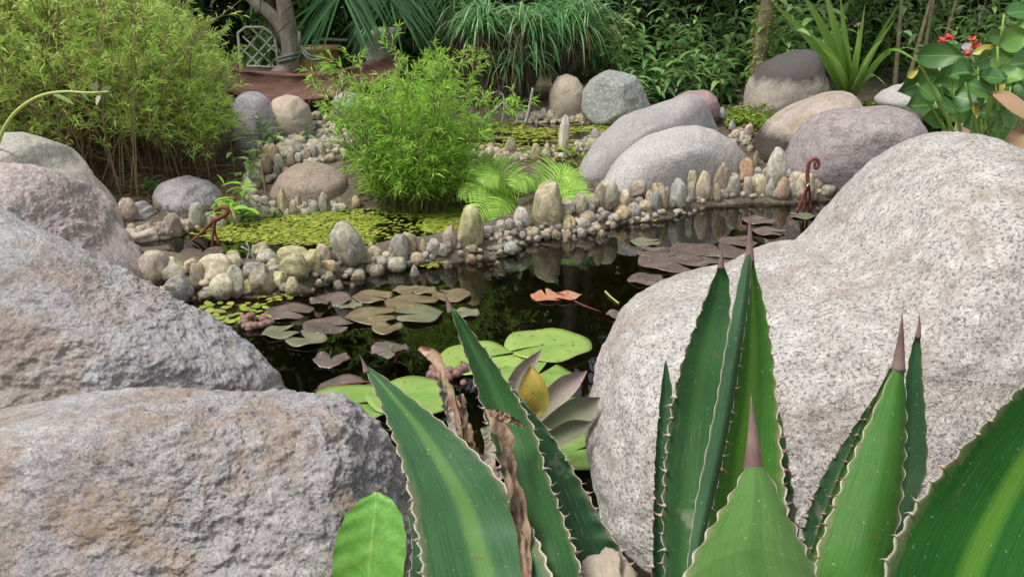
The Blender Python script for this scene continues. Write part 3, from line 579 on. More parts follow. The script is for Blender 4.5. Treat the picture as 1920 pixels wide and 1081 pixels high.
rows(860, 180, .2498, R4, [(245, 345, 400, 72, 'p'), (150, 370, 420, 92, 't'), (220, 390, 475, 72, 'c'), (300, 400, 455, 62, 'n'), (390, 310, 445, 88, 't'), (285, 430, 480, 38, 'w'), (360, 415, 465, 62, 'p'), (130, 350, 405, 80, 't'), (90, 335, 380, 60, 'g'), (340, 450, 480, 50, 'g'), (110, 400, 470, 60, 'c'), (170, 420, 480, 60, 't'),
    (580, 357, 510, 77, 'y', 0, 'yellowish upright stone on the lip of the upper pool'), (660, 352, 430, 62, 't'), (655, 400, 475, 67, 'g'), (635, 435, 508, 47, 'r'), (715, 365, 420, 52, 'c'), (765, 425, 485, 62, 'w'), (780, 155, 410, 75, 'w', 3, 'tall thin whitish lichen covered stone rising from the upper pool'), (715, 400, 460, 47, 't'), (710, 470, 535, 47, 'r'), (525, 430, 485, 40, 'g'),
    (840, 420, 460, 42, 'r'), (955, 305, 395, 47, 't'), (1030, 240, 340, 77, 'g'), (1000, 320, 405, 102, 't'), (915, 350, 405, 47, 'c'), (950, 395, 440, 40, 'n'), (1080, 270, 330, 50, 't'), (870, 390, 430, 40, 'g'), (890, 375, 420, 35, 'p'), (800, 440, 480, 45, 't'), (430, 440, 475, 45, 'g')])
rows(860, 180, .2498, R5, [(490, 110, 155, 45, 'g'), (640, 95, 175, 50, 'g'), (690, 110, 195, 48, 'c'), (740, 130, 190, 55, 't'), (830, 110, 190, 48, 'g'), (860, 150, 215, 50, 't'), (910, 140, 205, 60, 't'), (960, 110, 210, 80, 'n'), (1000, 150, 225, 60, 'c'), (1080, 170, 228, 55, 't'), (1150, 160, 235, 70, 'p'), (560, 150, 205, 48, 'g'), (600, 150, 198, 50, 'd'), (780, 160, 210, 45, 'd'), (1040, 160, 220, 60, 't'), (1110, 190, 235, 45, 'n'), (520, 160, 205, 40, 'n'), (450, 150, 200, 40, 'd'), (1180, 150, 200, 50, 't'), (660, 170, 210, 40, 'n'), (710, 180, 215, 45, 't'), (930, 190, 220, 40, 'g')])
rows(1200, 0, .3886, 'beside the black footed tan boulder', [(525, 600, 670, 42, 'p'), (400, 520, 590, 45, 'b'), (445, 580, 640, 32, 'b'), (490, 650, 690, 35, 'w'), (515, 670, 710, 40, 't'), (560, 735, 800, 25, 'n'), (470, 640, 690, 30, 'b'), (535, 700, 740, 35, 't')])
# small wet gravel filling the waterline
for a, b in zip([(300, 560), (420, 575), (560, 560), (690, 522), (800, 508), (900, 492), (985, 468), (1060, 456), (1150, 440), (1250, 418)], [(420, 575), (560, 560), (690, 522), (800, 508), (900, 492), (985, 468), (1060, 456), (1150, 440), (1250, 418), (1330, 392)]):
    for k in range(2):
        f = random.random(); x = a[0]+(b[0]-a[0])*f; y = a[1]+(b[1]-a[1])*f+random.uniform(-7, 3)
        s = random.uniform(8, 15); pebble(x, y-s*.8, y, s, random.choice('dgntc'), 'lying wet at the waterline of the lily pool')

# gravel between the bigger stones: too small to pick apart
def gravel_mat():
    t = NT('gravel'); r = t.n('Attribute', {'attribute_name': 'rnd'}).outputs['Fac']; tc = t.n('TexCoord').outputs['Object']
    c = t.multi(r, [(0, (.14, .13, .12)), (.25, (.24, .21, .18)), (.5, (.34, .28, .19)), (.75, (.42, .36, .26)), (1, (.26, .26, .24))]); nzz = t.noise(tc, 60, 4, .7)
    c = t.mix(t.math('MULTIPLY', t.ramp(nzz, .45, .7), .5), c, (.2, .17, .12))
    return t.done(t.pbsdf(Base_Color=c, Roughness=.8, Specular_IOR_Level=.3, Normal=t.bump(nzz, .3, .004)))
M['gravel'] = gravel_mat()
def gravel(label, line_, spread, n, s0, s1):
    L_ = np.array(line_, float); parts = []; rn = []; V0, F0 = ico(2)
    for k in range(n):
        q = random.random()*(len(L_)-1); i = int(q); p = L_[i]+(L_[i+1]-L_[i])*(q-i); h = hit(p[0]+random.uniform(-6, 6), p[1]+random.uniform(-spread, spread))
        s = random.uniform(s0, s1)*.5; V = V0*(1+.18*RNG.normal(0, 1, (len(V0), 1))*.5)*np.array([s*random.uniform(.8, 1.4), s*random.uniform(.8, 1.2), s*random.uniform(.6, 1.2)])
        a_ = random.random()*6.28; ca, sa = math.cos(a_), math.sin(a_); V = np.stack([V[:, 0]*ca-V[:, 1]*sa, V[:, 0]*sa+V[:, 1]*ca, V[:, 2]], 1)+np.array([h.x, h.y, h.z+s*.35]); parts.append((V, F0)); rn.append(np.full(len(V), random.random()))
    V, F = merge(parts); tag(ob('gravel', mk_mesh('gravel', V, F, True, np.concatenate(rn)), M['gravel']), label, None, None, 'stuff')
gravel('small stones filling the ridge between the pools', [(270, 515), (380, 535), (480, 530), (560, 525), (640, 505), (720, 490), (800, 478), (880, 470), (950, 455)], 16, 90, .014, .034)
gravel('small stones filling the bank below the ferns', [(930, 450), (1000, 438), (1080, 425), (1150, 415), (1220, 400), (1300, 385)], 14, 110, .014, .034)
gravel('small stones under the upright row', [(1290, 375), (1380, 362), (1470, 360), (1560, 352), (1620, 340)], 9, 110, .014, .034)
gravel('small stones covering the bank above the brown boulder', [(470, 400), (470, 340), (520, 285), (560, 270), (640, 255), (700, 250), (640, 275), (560, 300)], 18, 700, .016, .045)
gravel('small stones on the lip of the upper pool', [(880, 285), (960, 292), (1020, 298), (1090, 278), (1120, 262)], 10, 260, .014, .035)
gravel('small stones on the far shore of the upper pool', [(970, 225), (1060, 222), (1150, 228), (1200, 235)], 9, 300, .016, .04)
gravel('small stones at the rear edge of the duckweed pool', [(225, 440), (310, 432), (400, 415), (480, 402), (560, 396), (640, 392)], 9, 330, .014, .036)
gravel('small stones between the big right hand boulders', [(1370, 270), (1400, 250), (1410, 220), (1380, 200)], 16, 160, .016, .04)

# ------------------------------------------------------------------ lily pads
def pad_mat(name, c1, c2, edge, spot=None, rough=.3, vein=(.3, .3, .15)):
    t = NT(name); tc = t.n('TexCoord').outputs['Object']; sp = t.n('SeparateXYZ', Vector=tc).outputs
    r = t.n('VectorMath', {'operation': 'LENGTH'}, _0=tc).outputs['Value']
    oi = t.n('ObjectInfo').outputs['Random']
    v = t.n('VectorMath', {'operation': 'ADD'}, _0=tc, _1=t.n('CombineXYZ', X=t.math('MULTIPLY', oi, 31.)).outputs[0]).outputs[0]
    nzv = t.noise(v, 14, 5, .65)
    c = t.mix(t.ramp(nzv, .38, .64), c1, c2)
    ang = t.math('ARCTAN2', sp[1], sp[0]); vn = t.math('ABSOLUTE', t.math('SINE', t.math('MULTIPLY', ang, 8.0)))
    vm = t.ramp(vn, 0.0, .10, (1, 1, 1), (0, 0, 0))
    c = t.mix(t.math('MULTIPLY', vm, .35), c, vein)
    c = t.mix(t.math('MULTIPLY', t.ramp(t.math('ADD', r, t.math('MULTIPLY', nzv, .02)), .045, .10), .5), c, edge)
    if spot: c = t.mix(t.ramp(t.noise(v, 62, 2, .5), .65, .68), c, spot)
    return t.done(t.pbsdf(Base_Color=c, Roughness=rough, Specular_IOR_Level=.5, Normal=t.bump(vm, .25, .002, t.bump(nzv, .3, .004))))
M['pad_purple'] = pad_mat('pad_purple', (.085, .062, .056), (.155, .122, .108), (.11, .075, .066), (.22, .19, .14), .22, (.19, .16, .12))
M['pad_brown'] = pad_mat('pad_brown', (.105, .085, .045), (.20, .155, .092), (.15, .085, .065), (.32, .26, .16), .28, (.20, .22, .08))
M['pad_olive'] = pad_mat('pad_olive', (.115, .125, .07), (.18, .175, .115), (.14, .11, .085), None, .27, (.27, .3, .13))
M['pad_green'] = pad_mat('pad_green', (.17, .285, .06), (.24, .36, .09), (.25, .33, .075), (.12, .05, .02), .36, (.34, .44, .17))
M['pad_green2'] = pad_mat('pad_green_plain', (.125, .235, .05), (.20, .32, .075), (.22, .30, .075), (.20, .16, .04), .36, (.30, .42, .15))
M['pad_orange'] = pad_mat('pad_orange', (.42, .13, .05), (.36, .24, .17), (.42, .20, .13), (.08, .03, .02), .4, (.5, .3, .2))
def pad(px, py, wpx, notch, mat, label, z=.004, curl=.035, wz=0.0, asp=1.0, tiltx=0.0, notchw=8, rr=.0):
    c = PZ(px, py, wz+z); k = (Vector((0, 0, CAM_H))-c).length/FPX; Rr = wpx*k/2
    n, m = 44, 7; a0 = rad(notchw)
    th = np.linspace(a0, 2*np.pi-a0, n); V = []; ph = random.uniform(0, 6)
    for lay in (0, 1):
        for j in range(m+1):
            f = j/m
            wob = 1+.035*np.sin(th*3+ph)+.02*np.sin(th*7+ph*2)+rr*np.sin(th*11+ph)
            r = Rr*f*wob*(1-.10*np.exp(-((np.minimum(th, 2*np.pi-th)-a0)/.12)**2)*f)
            z_ = curl*Rr*f**2*(.5+.6*np.sin(th*2+ph)+.4*np.sin(th*5+ph)) + .0035*f**3*np.sin(th*4+ph) - lay*(.0022)
            V.append(np.stack([r*np.cos(th), r*np.sin(th)*asp, z_], 1))
    V = np.vstack(V); F = []; half = (m+1)*n
    for lay in (0, 1):
        for j in range(m):
            b = lay*half+j*n; i = np.arange(n-1)
            q = np.stack([b+i, b+n+i, b+n+i+1, b+i+1], 1); F.append(q if lay == 0 else q[:, ::-1])
    i = np.arange(n-1); b = m*n
    F.append(np.stack([b+i, half+b+i, half+b+i+1, b+i+1], 1))
    o = ob('lily_pad', mk_mesh('lily_pad', V, np.vstack(F)), M[mat], loc=c)
    o.rotation_euler = (rad(tiltx), 0, rad(notch))
    return tag(o, label, 'lily pad', 'lily pads on the pools')
P_ = lambda s: s
pad(542, 583, 88, -25, 'pad_purple', 'dark purple lily pad floating alone beside the clump of little yellow green leaves')
pad(619, 562, 76, -80, 'pad_purple', 'wavy dark purplish pad nearest the ridge of stones', curl=.12)
pad(655, 570, 50, 120, 'pad_olive', 'dark olive pad lying half under water', z=.001)
pad(698, 555, 74, -20, 'pad_brown', 'olive brown pad just below the tall grey green standing stone')
pad(762, 543, 50, 10, 'pad_brown', 'spotted tan pad overlapped by its twin', z=.003, curl=.06)
pad(795, 544, 46, 175, 'pad_brown', 'spotted tan pad overlapping its twin', z=.009, curl=.08)
pad(847, 552, 74, 150, 'pad_brown', 'round brown pad behind the thin agave tip', z=.006, curl=.03)
pad(770, 567, 100, -12, 'pad_brown', 'long brown olive pad in the middle of the brown pads', z=.004)
pad(698, 591, 96, 15, 'pad_brown', 'large brown pad with curled edge beside purple pads', z=.006, curl=.05)
pad(785, 588, 90, 190, 'pad_olive', 'olive yellow pad tucked under the long brown one', z=.009, curl=.03)
pad(874, 585, 50, 180, 'pad_olive', 'small olive tan pad just right of the thin agave tip', z=.006)
pad(725, 614, 58, 70, 'pad_brown', 'tan folded pad below the brown pads', z=.010, curl=.10)
pad(615, 609, 92, -15, 'pad_purple', 'purple grey pad between brown and greenish pads', z=.004)
pad(528, 621, 68, 35, 'pad_olive', 'greenish grey pad with its notch open towards the purple pads', z=.005, notchw=22)
pad(574, 634, 74, 140, 'pad_olive', 'greenish grey pad with its notch open towards the far ridge', z=.007, notchw=20)
pad(621, 674, 66, 100, 'pad_purple', 'wrinkled pale purple pad in open dark water', z=.004, curl=.10, rr=.05)
pad(732, 655, 70, -60, 'pad_purple', 'wrinkled purple pad lifted on a red stem', z=.03, curl=.16, rr=.04)
pad(655, 728, 120, 40, 'pad_purple', 'dark reddish pad beyond the big green pads', z=.002)
pad(1027, 646, 164, 200, 'pad_green', 'large bright green lily pad with brown spots around its rim', z=.010, notchw=4)
pad(902, 671, 160, 20, 'pad_green', 'large green spotted pad crossed by the tall agave leaf', z=.005, notchw=8)
pad(772, 742, 165, 160, 'pad_green2', 'plain bright green pad behind the wide agave leaf', z=.012, curl=.05, notchw=10)
pad(655, 757, 170, 10, 'pad_green2', 'green pad peeping over the nearest grey granite boulder', z=.006, notchw=8)
pad(1004, 705, 150, 60, 'pad_green2', 'green pad under the yellow brown oval leaf', z=.004, notchw=8)
pad(1064, 772, 150, 120, 'pad_green2', 'green pad under the pinkish bromeliad leaves', z=.006, notchw=8)
pad(1075, 845, 150, 30, 'pad_green2', 'green pad tight against the white granite boulder', z=.009, notchw=8)
for x, y, w_, a, lb, mt in [(1230, 473, 80, 150, 'pale sheened purple pad at the left of the dark purple raft', 'pad_purple'), (1262, 490, 130, -60, 'broad purple pad at the front of the purple raft', 'pad_purple'), (1322, 478, 130, 40, 'broad purple pad in the middle of the purple raft', 'pad_purple'), (1356, 472, 90, 100, 'purple pad of the raft touching the white granite', 'pad_purple'),
        (1210, 453, 58, 0, 'small grey pad in the reflection of the dome boulder', 'pad_olive'), (1212, 524, 68, -20, 'wavy pale purple pad against the white granite shoulder', 'pad_purple'), (1422, 412, 60, 10, 'pale grey pad between the two upright agave tips and the ornament', 'pad_purple'), (1440, 433, 60, -30, 'dull purple pad behind the tall agave tip', 'pad_purple'), (1505, 404, 46, 160, 'pale oval pad at the feet of the hooked ornament', 'pad_olive'), (1160, 588, 46, 30, 'purplish ragged pad at the left foot of the white granite', 'pad_purple'), (1300, 468, 90, -120, 'purple pad at the back of the purple raft', 'pad_purple'), (1385, 452, 70, 20, 'greyish purple pad beside the white granite edge', 'pad_purple')]:
    pad(x, y, w_, a, mt, lb, z=random.uniform(.003, .009), curl=.04 if 'wavy' not in lb else .1)
pad(1025, 554, 66, 100, 'pad_orange', 'orange spotted decaying pad floating in open water', z=.004, curl=.05, asp=.9)
pad(1062, 553, 58, 170, 'pad_orange', 'pinkish tan pad overlapping the orange decaying one', z=.009, curl=.08, asp=.8, notchw=30)
pad(378, 474, 78, 100, 'pad_purple', 'dark grey pad in the duckweed pool behind the left ornament', wz=.02)
pad(289, 469, 60, 20, 'pad_purple', 'dark grey pad at the clear end of the duckweed pool', wz=.02)
V, F = tube(catmull([PZ(742, 662, .03), PZ(741, 680, .0), PZ(728, 700, -.03)], 8), .004, 6)
# red lily stems lying in the water
def stem(name, pts, r, mat, label, cat='stem'):
    P = np.array([p[:] for p in pts]); c = P[0]
    V, F = tube(catmull(P-c, 24), np.linspace(r, r*.8, 24), 7)
    return tag(ob(name, mk_mesh(name, V, F), M[mat], loc=c), label, cat)
stem('water_weed_strand', [PZ(740, 660, .028), PZ(741, 676, .004), PZ(730, 694, -.02)], .0045, 'rust', 'red stalk under the lifted wrinkled purple pad')
stem('water_weed_strand', [PZ(590, 733, .003), PZ(650, 720, .004), PZ(720, 712, .003)], .003, 'rust', 'thin red stalk floating beyond the green pads')
stem('water_weed_strand', [PZ(1055, 552, .003), PZ(1090, 570, .001), PZ(1130, 586, -.002)], .0022, 'rust', 'fine brown stalk trailing from the orange pad')
stem('fallen_leaf', [PZ(1135, 546, .003), PZ(1145, 556, .004), PZ(1160, 568, .003)], .003, 'vine', 'thin curved yellow leaf floating in open water', 'leaf')

# floating weed
def weed(name, n, samp, z, size, label, mat='duck'):
    B = []
    while len(B) < n:
        p = samp()
        if p is not None: B.append((p[0], p[1], z+random.uniform(.001, .005)))
    B = np.array(B); a = RNG.random(len(B))*6.283
    D = np.stack([np.cos(a), np.sin(a), RNG.normal(0, .10, len(B))], 1)
    L = RNG.uniform(.6, 1.2, len(B))*size
    V, F, r, uv = strips(B, D, L, L*.38, 3, 0.0, ovate, S=np.cross(D, RNG.normal(0, .12, (len(B), 3))+np.array([0, 0, 1.])))
    return tag(ob(name, mk_mesh(name, V, F, True, r), M[mat]), label, None, None, 'stuff')
def in_poly(poly, margin=0.0): 
    lo, hi = poly.min(0), poly.max(0)
    SD = sdf(_HX, _HY, poly)
    def f():
        p = (random.uniform(lo[0], hi[0]), random.uniform(lo[1], hi[1]))
        return p if look(SD, *p) < margin else None
    return f
_mp = in_poly(MID, .02)
def mid_s():
    p = _mp()
    if p is None: return None
    # bare water along the front left corner and in gaps
    lim = 2.98 + .10*max(0, -.75-p[0])*1.2 + (.0 if p[0] > -.9 else .02)
    dens = noise.noise(Vector((p[0]*3.2, p[1]*5, 1.7)))
    if p[0] < -.62 and p[1] < 3.03 + (-.62-p[0])*.22 + .05*dens: return None
    if p[0] < -1.12 and random.random() < .75: return None
    return p if dens > -.33 or random.random() < .12 else None
weed('floating_weed', 7500, mid_s, .02, .021, 'mat of tiny yellow green floating leaves on the duckweed pool')
_up = in_poly(UPPER, .0)
def up_s():
    p = _up()
    if p is None: return None
    return p if noise.noise(Vector((p[0]*3.0, p[1]*9, 5.1))) > .02 else None
weed('floating_weed', 2200, up_s, .14, .030, 'streaks of flat green floating leaves on the upper pool')
def clump(px, py, rx, wz=0.0):
    c = PZ(px, py, wz)
    def f():
        a = random.random()*6.283; r = rx*math.sqrt(random.random()); return (c.x+r*math.cos(a)*1.3, c.y+r*math.sin(a))
    return f
weed('floating_weed', 90, clump(425, 588, .10), 0, .030, 'patch of yellow green floating leaves beside the dark purple pad')
weed('floating_weed', 45, clump(812, 497, .035), .004, .024, 'tuft of yellow green floating leaves caught among the ridge pebbles')
weed('floating_weed', 30, clump(1210, 413, .05), .002, .020, 'tuft of floating leaves at the end of the upright pebble row')
weed('floating_weed', 20, clump(520, 556, .05), .002, .026, 'few green floating leaves between ridge stones and purple pad')
# brown seed head cluster
r_ = empty('seed_head', PZ(475, 606, 0), 'brown cluster of round spent seed heads in the lily pool', 'seed head')
mp_ = plain_mat('spent_seed', (.14, .07, .06), (.26, .15, .13), .5, 60, .3)
for k in range(17):
    V, F = ico(2); s = random.uniform(.009, .016); P = V*np.array([1, 1, .8])*s
    P[:, 2] -= .5*s*np.exp(-((V[:, 0]**2+V[:, 1]**2)/.12))*(V[:, 2] > 0)
    ob('pod', mk_mesh('pod', P+np.array([random.uniform(-.05, .05), random.uniform(-.045, .045), random.uniform(.0, .018)]), F), mp_, r_)
r_ = empty('seed_head', PZ(845, 705, 0), 'dark brown cluster of spent pods behind the agave tip', 'seed head')
for k in range(20):
    V, F = ico(2); s = random.uniform(.008, .015); P = V*s
    ob('pod', mk_mesh('pod', P+np.array([random.uniform(-.05, .07), random.uniform(-.05, .05), random.uniform(.0, .015)]), F), mp_, r_)

# ------------------------------------------------------------------ bamboo
def grow(base, dirs, L, seg, g, wob):
    """stems as polylines: (n, seg+1, 3)"""
    n = len(base); p = np.array(base, float); d = unit(np.array(dirs, float)); out = [p.copy()]
    for k in range(seg):
        p = p + d*(L/seg)[:, None]; out.append(p.copy())
        d = unit(d + RNG.normal(0, wob, (n, 3)) + np.array([0, 0, -1.])*(g/seg*(k/seg+.3))[:, None])
    return np.stack(out, 1)
def thin_stems(P, r0, r1):
    """three-sided tubes for many polylines"""
    n, m, _ = P.shape; T = unit(np.gradient(P, axis=1)); u = unit(np.cross(T, np.array([.3, .5, .8]))); v = np.cross(T, u)
    t = np.linspace(0, 1, m)[None, :, None]; r = np.asarray(r0).reshape(-1, 1, 1)*(1-t)+r1*t
    ring = [P + r*(math.cos(a)*u+math.sin(a)*v) for a in (0, 2.094, 4.189)]
    V = np.stack(ring, 2).reshape(-1, 3)
    f = []
    for k in range(m-1):
        for s in range(3): f.append([k*3+s, k*3+(s+1) % 3, (k+1)*3+(s+1) % 3, (k+1)*3+s])
    F = (np.array(f)[None]+(np.arange(n)*m*3)[:, None, None]).reshape(-1, 4)
    return V, F, np.repeat(RNG.random(n), m*3)
def bamboo(root, base, dirs, L, leafmat, canemat, tw_n, lf_n, leafL, leafW, tstart=.25, seg=8, g=.6, wob=.10, r=.0035, twL=.16, twout=1.0, dry=0):
    n = len(base); P = grow(base, dirs, L, seg, g*np.ones(n), wob)
    V, F, rr = thin_stems(P, np.full(n, r), r*.4)
    ob('cane', mk_mesh('cane', local(V, root), F, True, rr), canemat, root, kind='stuff')
    # side twigs
    k = RNG.integers(0, n, tw_n); t = tstart+(1-tstart)*RNG.random(tw_n)**.8; i = np.minimum((t*seg).astype(int), seg-1); fr = (t*seg-i)[:, None]
    B = P[k, i]*(1-fr)+P[k, i+1]*fr; T = unit(P[k, i+1]-P[k, i])
    a = RNG.random(tw_n)*6.283; D = unit(T*.8+twout*np.stack([np.cos(a), np.sin(a), np.full(tw_n, .25)], 1))
    Lt = twL*RNG.uniform(.5, 1.3, tw_n)*(1.15-.5*t)
    Q = grow(B, D, Lt, 4, .6*np.ones(tw_n), .12)
    V, F, rr = thin_stems(Q, np.full(tw_n, r*.35), r*.18)
    ob('twig', mk_mesh('twig', local(V, root), F, True, rr), canemat, root, kind='stuff')
    if dry:
        kk = RNG.integers(0, n, dry); t2 = RNG.random(dry)*.75; i2 = np.minimum((t2*seg).astype(int), seg-1)
        B2 = P[kk, i2]; a = RNG.random(dry)*6.283
        D2 = np.stack([np.cos(a), np.sin(a), RNG.uniform(-.3, .9, dry)], 1); Q2 = grow(B2, D2, RNG.uniform(.06, .2, dry), 3, .4*np.ones(dry), .15)
        V, F, rr = thin_stems(Q2, np.full(dry, r*.3), r*.15)
        ob('dry_twig', mk_mesh('dry_twig', local(V, root), F, True, rr), M['cane'], root, kind='stuff')
    # leaves in fans along the twigs
    kk = RNG.integers(0, tw_n, lf_n); ft = RNG.random(lf_n)**.6; j = np.minimum((ft*4).astype(int), 3); f2 = (ft*4-j)[:, None]
    B = Q[kk, j]*(1-f2)+Q[kk, j+1]*f2; T = unit(Q[kk, j+1]-Q[kk, j])
    D = unit(T*.9+RNG.normal(0, .55, (lf_n, 3))+np.array([0, 0, .1]))
    Ll = leafL*RNG.uniform(.55, 1.25, lf_n)
    hue = np.clip(RNG.normal(.45, .22, lf_n), 0, 1)
    V, F, rr = diamonds(B, D, Ll, Ll*leafW, .22, hue)
    ob('leaves', mk_mesh('leaves', local(V, root), F, False, rr), leafmat, root, kind='stuff')
# big thicket on the left
n = 1700
bx = RNG.uniform(-3.6, -1.1, n); by = 3.5 + RNG.random(n)*1.9
bpx = 960+bx/by*FPX*1.03
keep = (bpx < 395) & ~((bpx > 230) & (by < 3.8)); bx, by, bpx = bx[keep], by[keep], bpx[keep]; n = len(bx)
bz = hgt(bx, by)
Ls = np.interp(bpx, [-200, 120, 240, 300, 350, 395], [1.45, 1.35, 1.12, .85, .62, .42])*RNG.uniform(.55, 1.08, n)*np.interp(by, [3.7, 4.5], [.78, 1.0])
dx_ = np.stack([RNG.normal(.02, .15, n), RNG.normal(-.20, .2, n), np.ones(n)], 1)
root = empty('bamboo_thicket', (-2.1, 4.4, gz(-2.1, 4.4)), 'big feathery bamboo thicket with brown canes and small yellow green leaves', 'bamboo')
bamboo(root, np.stack([bx, by, bz-.02], 1), dx_, Ls, M['bamboo_leaf'], M['cane'], 9500, 180000, .046, .065, .24, 8, .8, .08, .0034, .15, 1.0, dry=8000)
# bright young bamboo in the middle, at the rear edge of the duckweed pool
n = 95; c = PZ(775, 385, .06)
a = RNG.random(n)*6.283; rr0 = .12*np.sqrt(RNG.random(n))
base = np.stack([c.x+rr0*np.cos(a)*1.2, c.y+.06+rr0*np.sin(a)*.7, np.full(n, .03)], 1)
dirs = np.stack([.50*np.cos(a)*RNG.random(n)**.8+.02, .42*np.sin(a)*RNG.random(n), np.ones(n)], 1)
Ls = RNG.uniform(.22, .68, n)
root = empty('bamboo_shrub', (c.x, c.y, .05), 'bright green feathery bamboo bush at the rear edge of the duckweed pool', 'bamboo')
bamboo(root, base, dirs, Ls, M['bamboo_bright'], M['cane_green'], 1700, 19000, .044, .064, .06, 8, .9, .09, .0028, .12, 1.0)

# ------------------------------------------------------------------ leafy plants
def leafy(root, n_st, h, spread, leafL, leafW, mat, per=9, g=1.1, canemat='cane_green', lean=(0, 0), jitter=.35, bare=.15, fold=.25, r=.004, w0=.05):
    c = np.array(root.location); a = RNG.random(n_st)*6.283
    base = c+np.stack([w0*np.cos(a), w0*np.sin(a), np.full(n_st, -.01)], 1)
    dirs = np.stack([spread*np.cos(a)*RNG.random(n_st)+lean[0], spread*np.sin(a)*RNG.random(n_st)+lean[1], np.ones(n_st)], 1)
    P = grow(base, dirs, h*RNG.uniform(.55, 1.1, n_st), 7, .5*np.ones(n_st), .09)
    V, F, rr = thin_stems(P, np.full(n_st, r), r*.5); ob('stem', mk_mesh('stem', local(V, root), F, True, rr), M[canemat], root, kind='stuff')
    m = n_st*per; k = np.repeat(np.arange(n_st), per); t = np.tile(np.linspace(bare, 1, per), n_st)+RNG.normal(0, .03, m); t = np.clip(t, 0, 1)
    i = np.minimum((t*7).astype(int), 6); f = (t*7-i)[:, None]; B = P[k, i]*(1-f)+P[k, i+1]*f
    az = np.tile(np.arange(per)*2.4, n_st)+RNG.random(m)*.8+np.repeat(RNG.random(n_st)*6, per)
    D = np.stack([np.cos(az), np.sin(az), RNG.uniform(.15, .9, m)], 1)+RNG.normal(0, jitter*.4, (m, 3))
    L = leafL*RNG.uniform(.65, 1.2, m)*(1.1-.35*t)
    V, F, rr, uv = strips(B, D, L, L*leafW, 5, g*RNG.uniform(.6, 1.4, m), lance, fold, None, np.clip(RNG.normal(.45, .25, m), 0, 1), 3)
    ob('leaves', mk_mesh('leaves', local(V, root), F, True, rr, uv), M[mat], root, kind='stuff')
def at(px, Y, lift=0.0): 
    x = (px-960)/FPX*Y/cp_*.985; return Vector((x, Y, gz(x, Y)+lift))
SHR = [(1120, 6.0, .50), (1165, 6.3, .62), (1215, 5.9, .46), (1255, 6.3, .66), (1300, 6.0, .56), (1345, 6.4, .7), (1190, 5.75, .30), (1330, 5.7, .36), (1270, 5.75, .34), (1090, 6.6, .5), (1420, 6.1, .62), (1455, 6.4, .72), (1365, 6.9, .8), (1230, 6.9, .8), (1140, 7.0, .8)]
SHL = ['shrub with drooping lance leaves just left above the angular green grey rock', 'pale lance leaved shrub directly above the angular green grey rock', 'lance leaved shrub right of the angular green grey rock', 'tall lance leaved shrub above the long grey boulder', 'pale lance leaved shrub above the red boulder', 'tall dark lance leaved shrub beside the creeper clad trunk', 'low bright tuft of lance leaves touching the angular green grey rock',
    'low lance leaved tuft at the foot of the creeper clad trunk', 'low lance leaved tuft behind the red boulder', 'shrub beside the thick dark trunk and the strap leaved clumps', 'pale lance leaved shrub between the creeper clad trunk and the black topped boulder', 'dark shrub rising behind the black topped boulder', 'shaded tall shrub farther back behind the creeper clad trunk', 'shaded tall shrub farther back above the red boulder', 'shaded tall shrub farther back beside the slim dark tree']
for i, (px, Y, h) in enumerate(SHR):
    r = empty('leafy_shrub', at(px, Y), SHL[i], 'shrub', 'lance leaved shrubs behind the boulders')
    leafy(r, 11 if h > .4 else 8, h, .6, .175, .135, 'lance_pale' if i in (1, 4, 6, 10) else 'lance', per=10, g=1.7, bare=.10)
for px, Y, h, lab, mt in [(1440, 5.75, .66, 'bright broad leaved shrub left of the strap plant behind the black topped boulder', 'lance_pale'), (1480, 5.9, .75, 'tall light green shrub directly behind the black topped boulder', 'lance_pale'), (1650, 6.4, .85, 'dark shrub behind the long strap leaves', 'lance'), (1720, 6.0, .75, 'twiggy dark green shrub above the grey boulder among round leaves', 'lance'), (1790, 5.6, .7, 'shrub with blue green leaves behind the red flowers', 'lance'), (1860, 5.8, .85, 'tall dark shrub behind the round leaved plant', 'lance'), (1930, 5.4, .85, 'dark leafy shrub at the right of the red flowers', 'lance'), (1600, 6.8, .9, 'dark tall shrub behind the brown dead stalks', 'lance'), (1530, 6.9, .9, 'deep green shrub rising above the tall light green one', 'lance')]:
    r = empty('leafy_shrub', at(px, Y), lab, 'shrub', 'shrubs at the back of the garden'); leafy(r, 13, h, .5, .15 if mt == 'lance' else .22, .16, mt, per=11, g=1.5)
for x_, y_, h_, lab in [(2.75, 4.5, .7, 'leafy shrub filling the right bank beyond the round leaved plant'), (2.95, 3.6, .55, 'low leafy shrub right of the white granite boulder'), (2.45, 4.9, .6, 'dark shrub behind the round leaved plant and the purple grey boulder'), (3.3, 5.2, .8, 'tall shrub at the far end of the right bank'), (2.15, 3.3, .32, 'small leafy shrub between the round leaved plant and the white granite'), (-3.0, 2.9, .6, 'leafy shrub left of the buff boulder')]:
    r = empty('leafy_shrub', (x_, y_, gz(x_, y_)), lab, 'shrub', 'shrubs on the banks'); leafy(r, 13, h_, .7, .14, .16, 'lance', per=11, g=1.4)
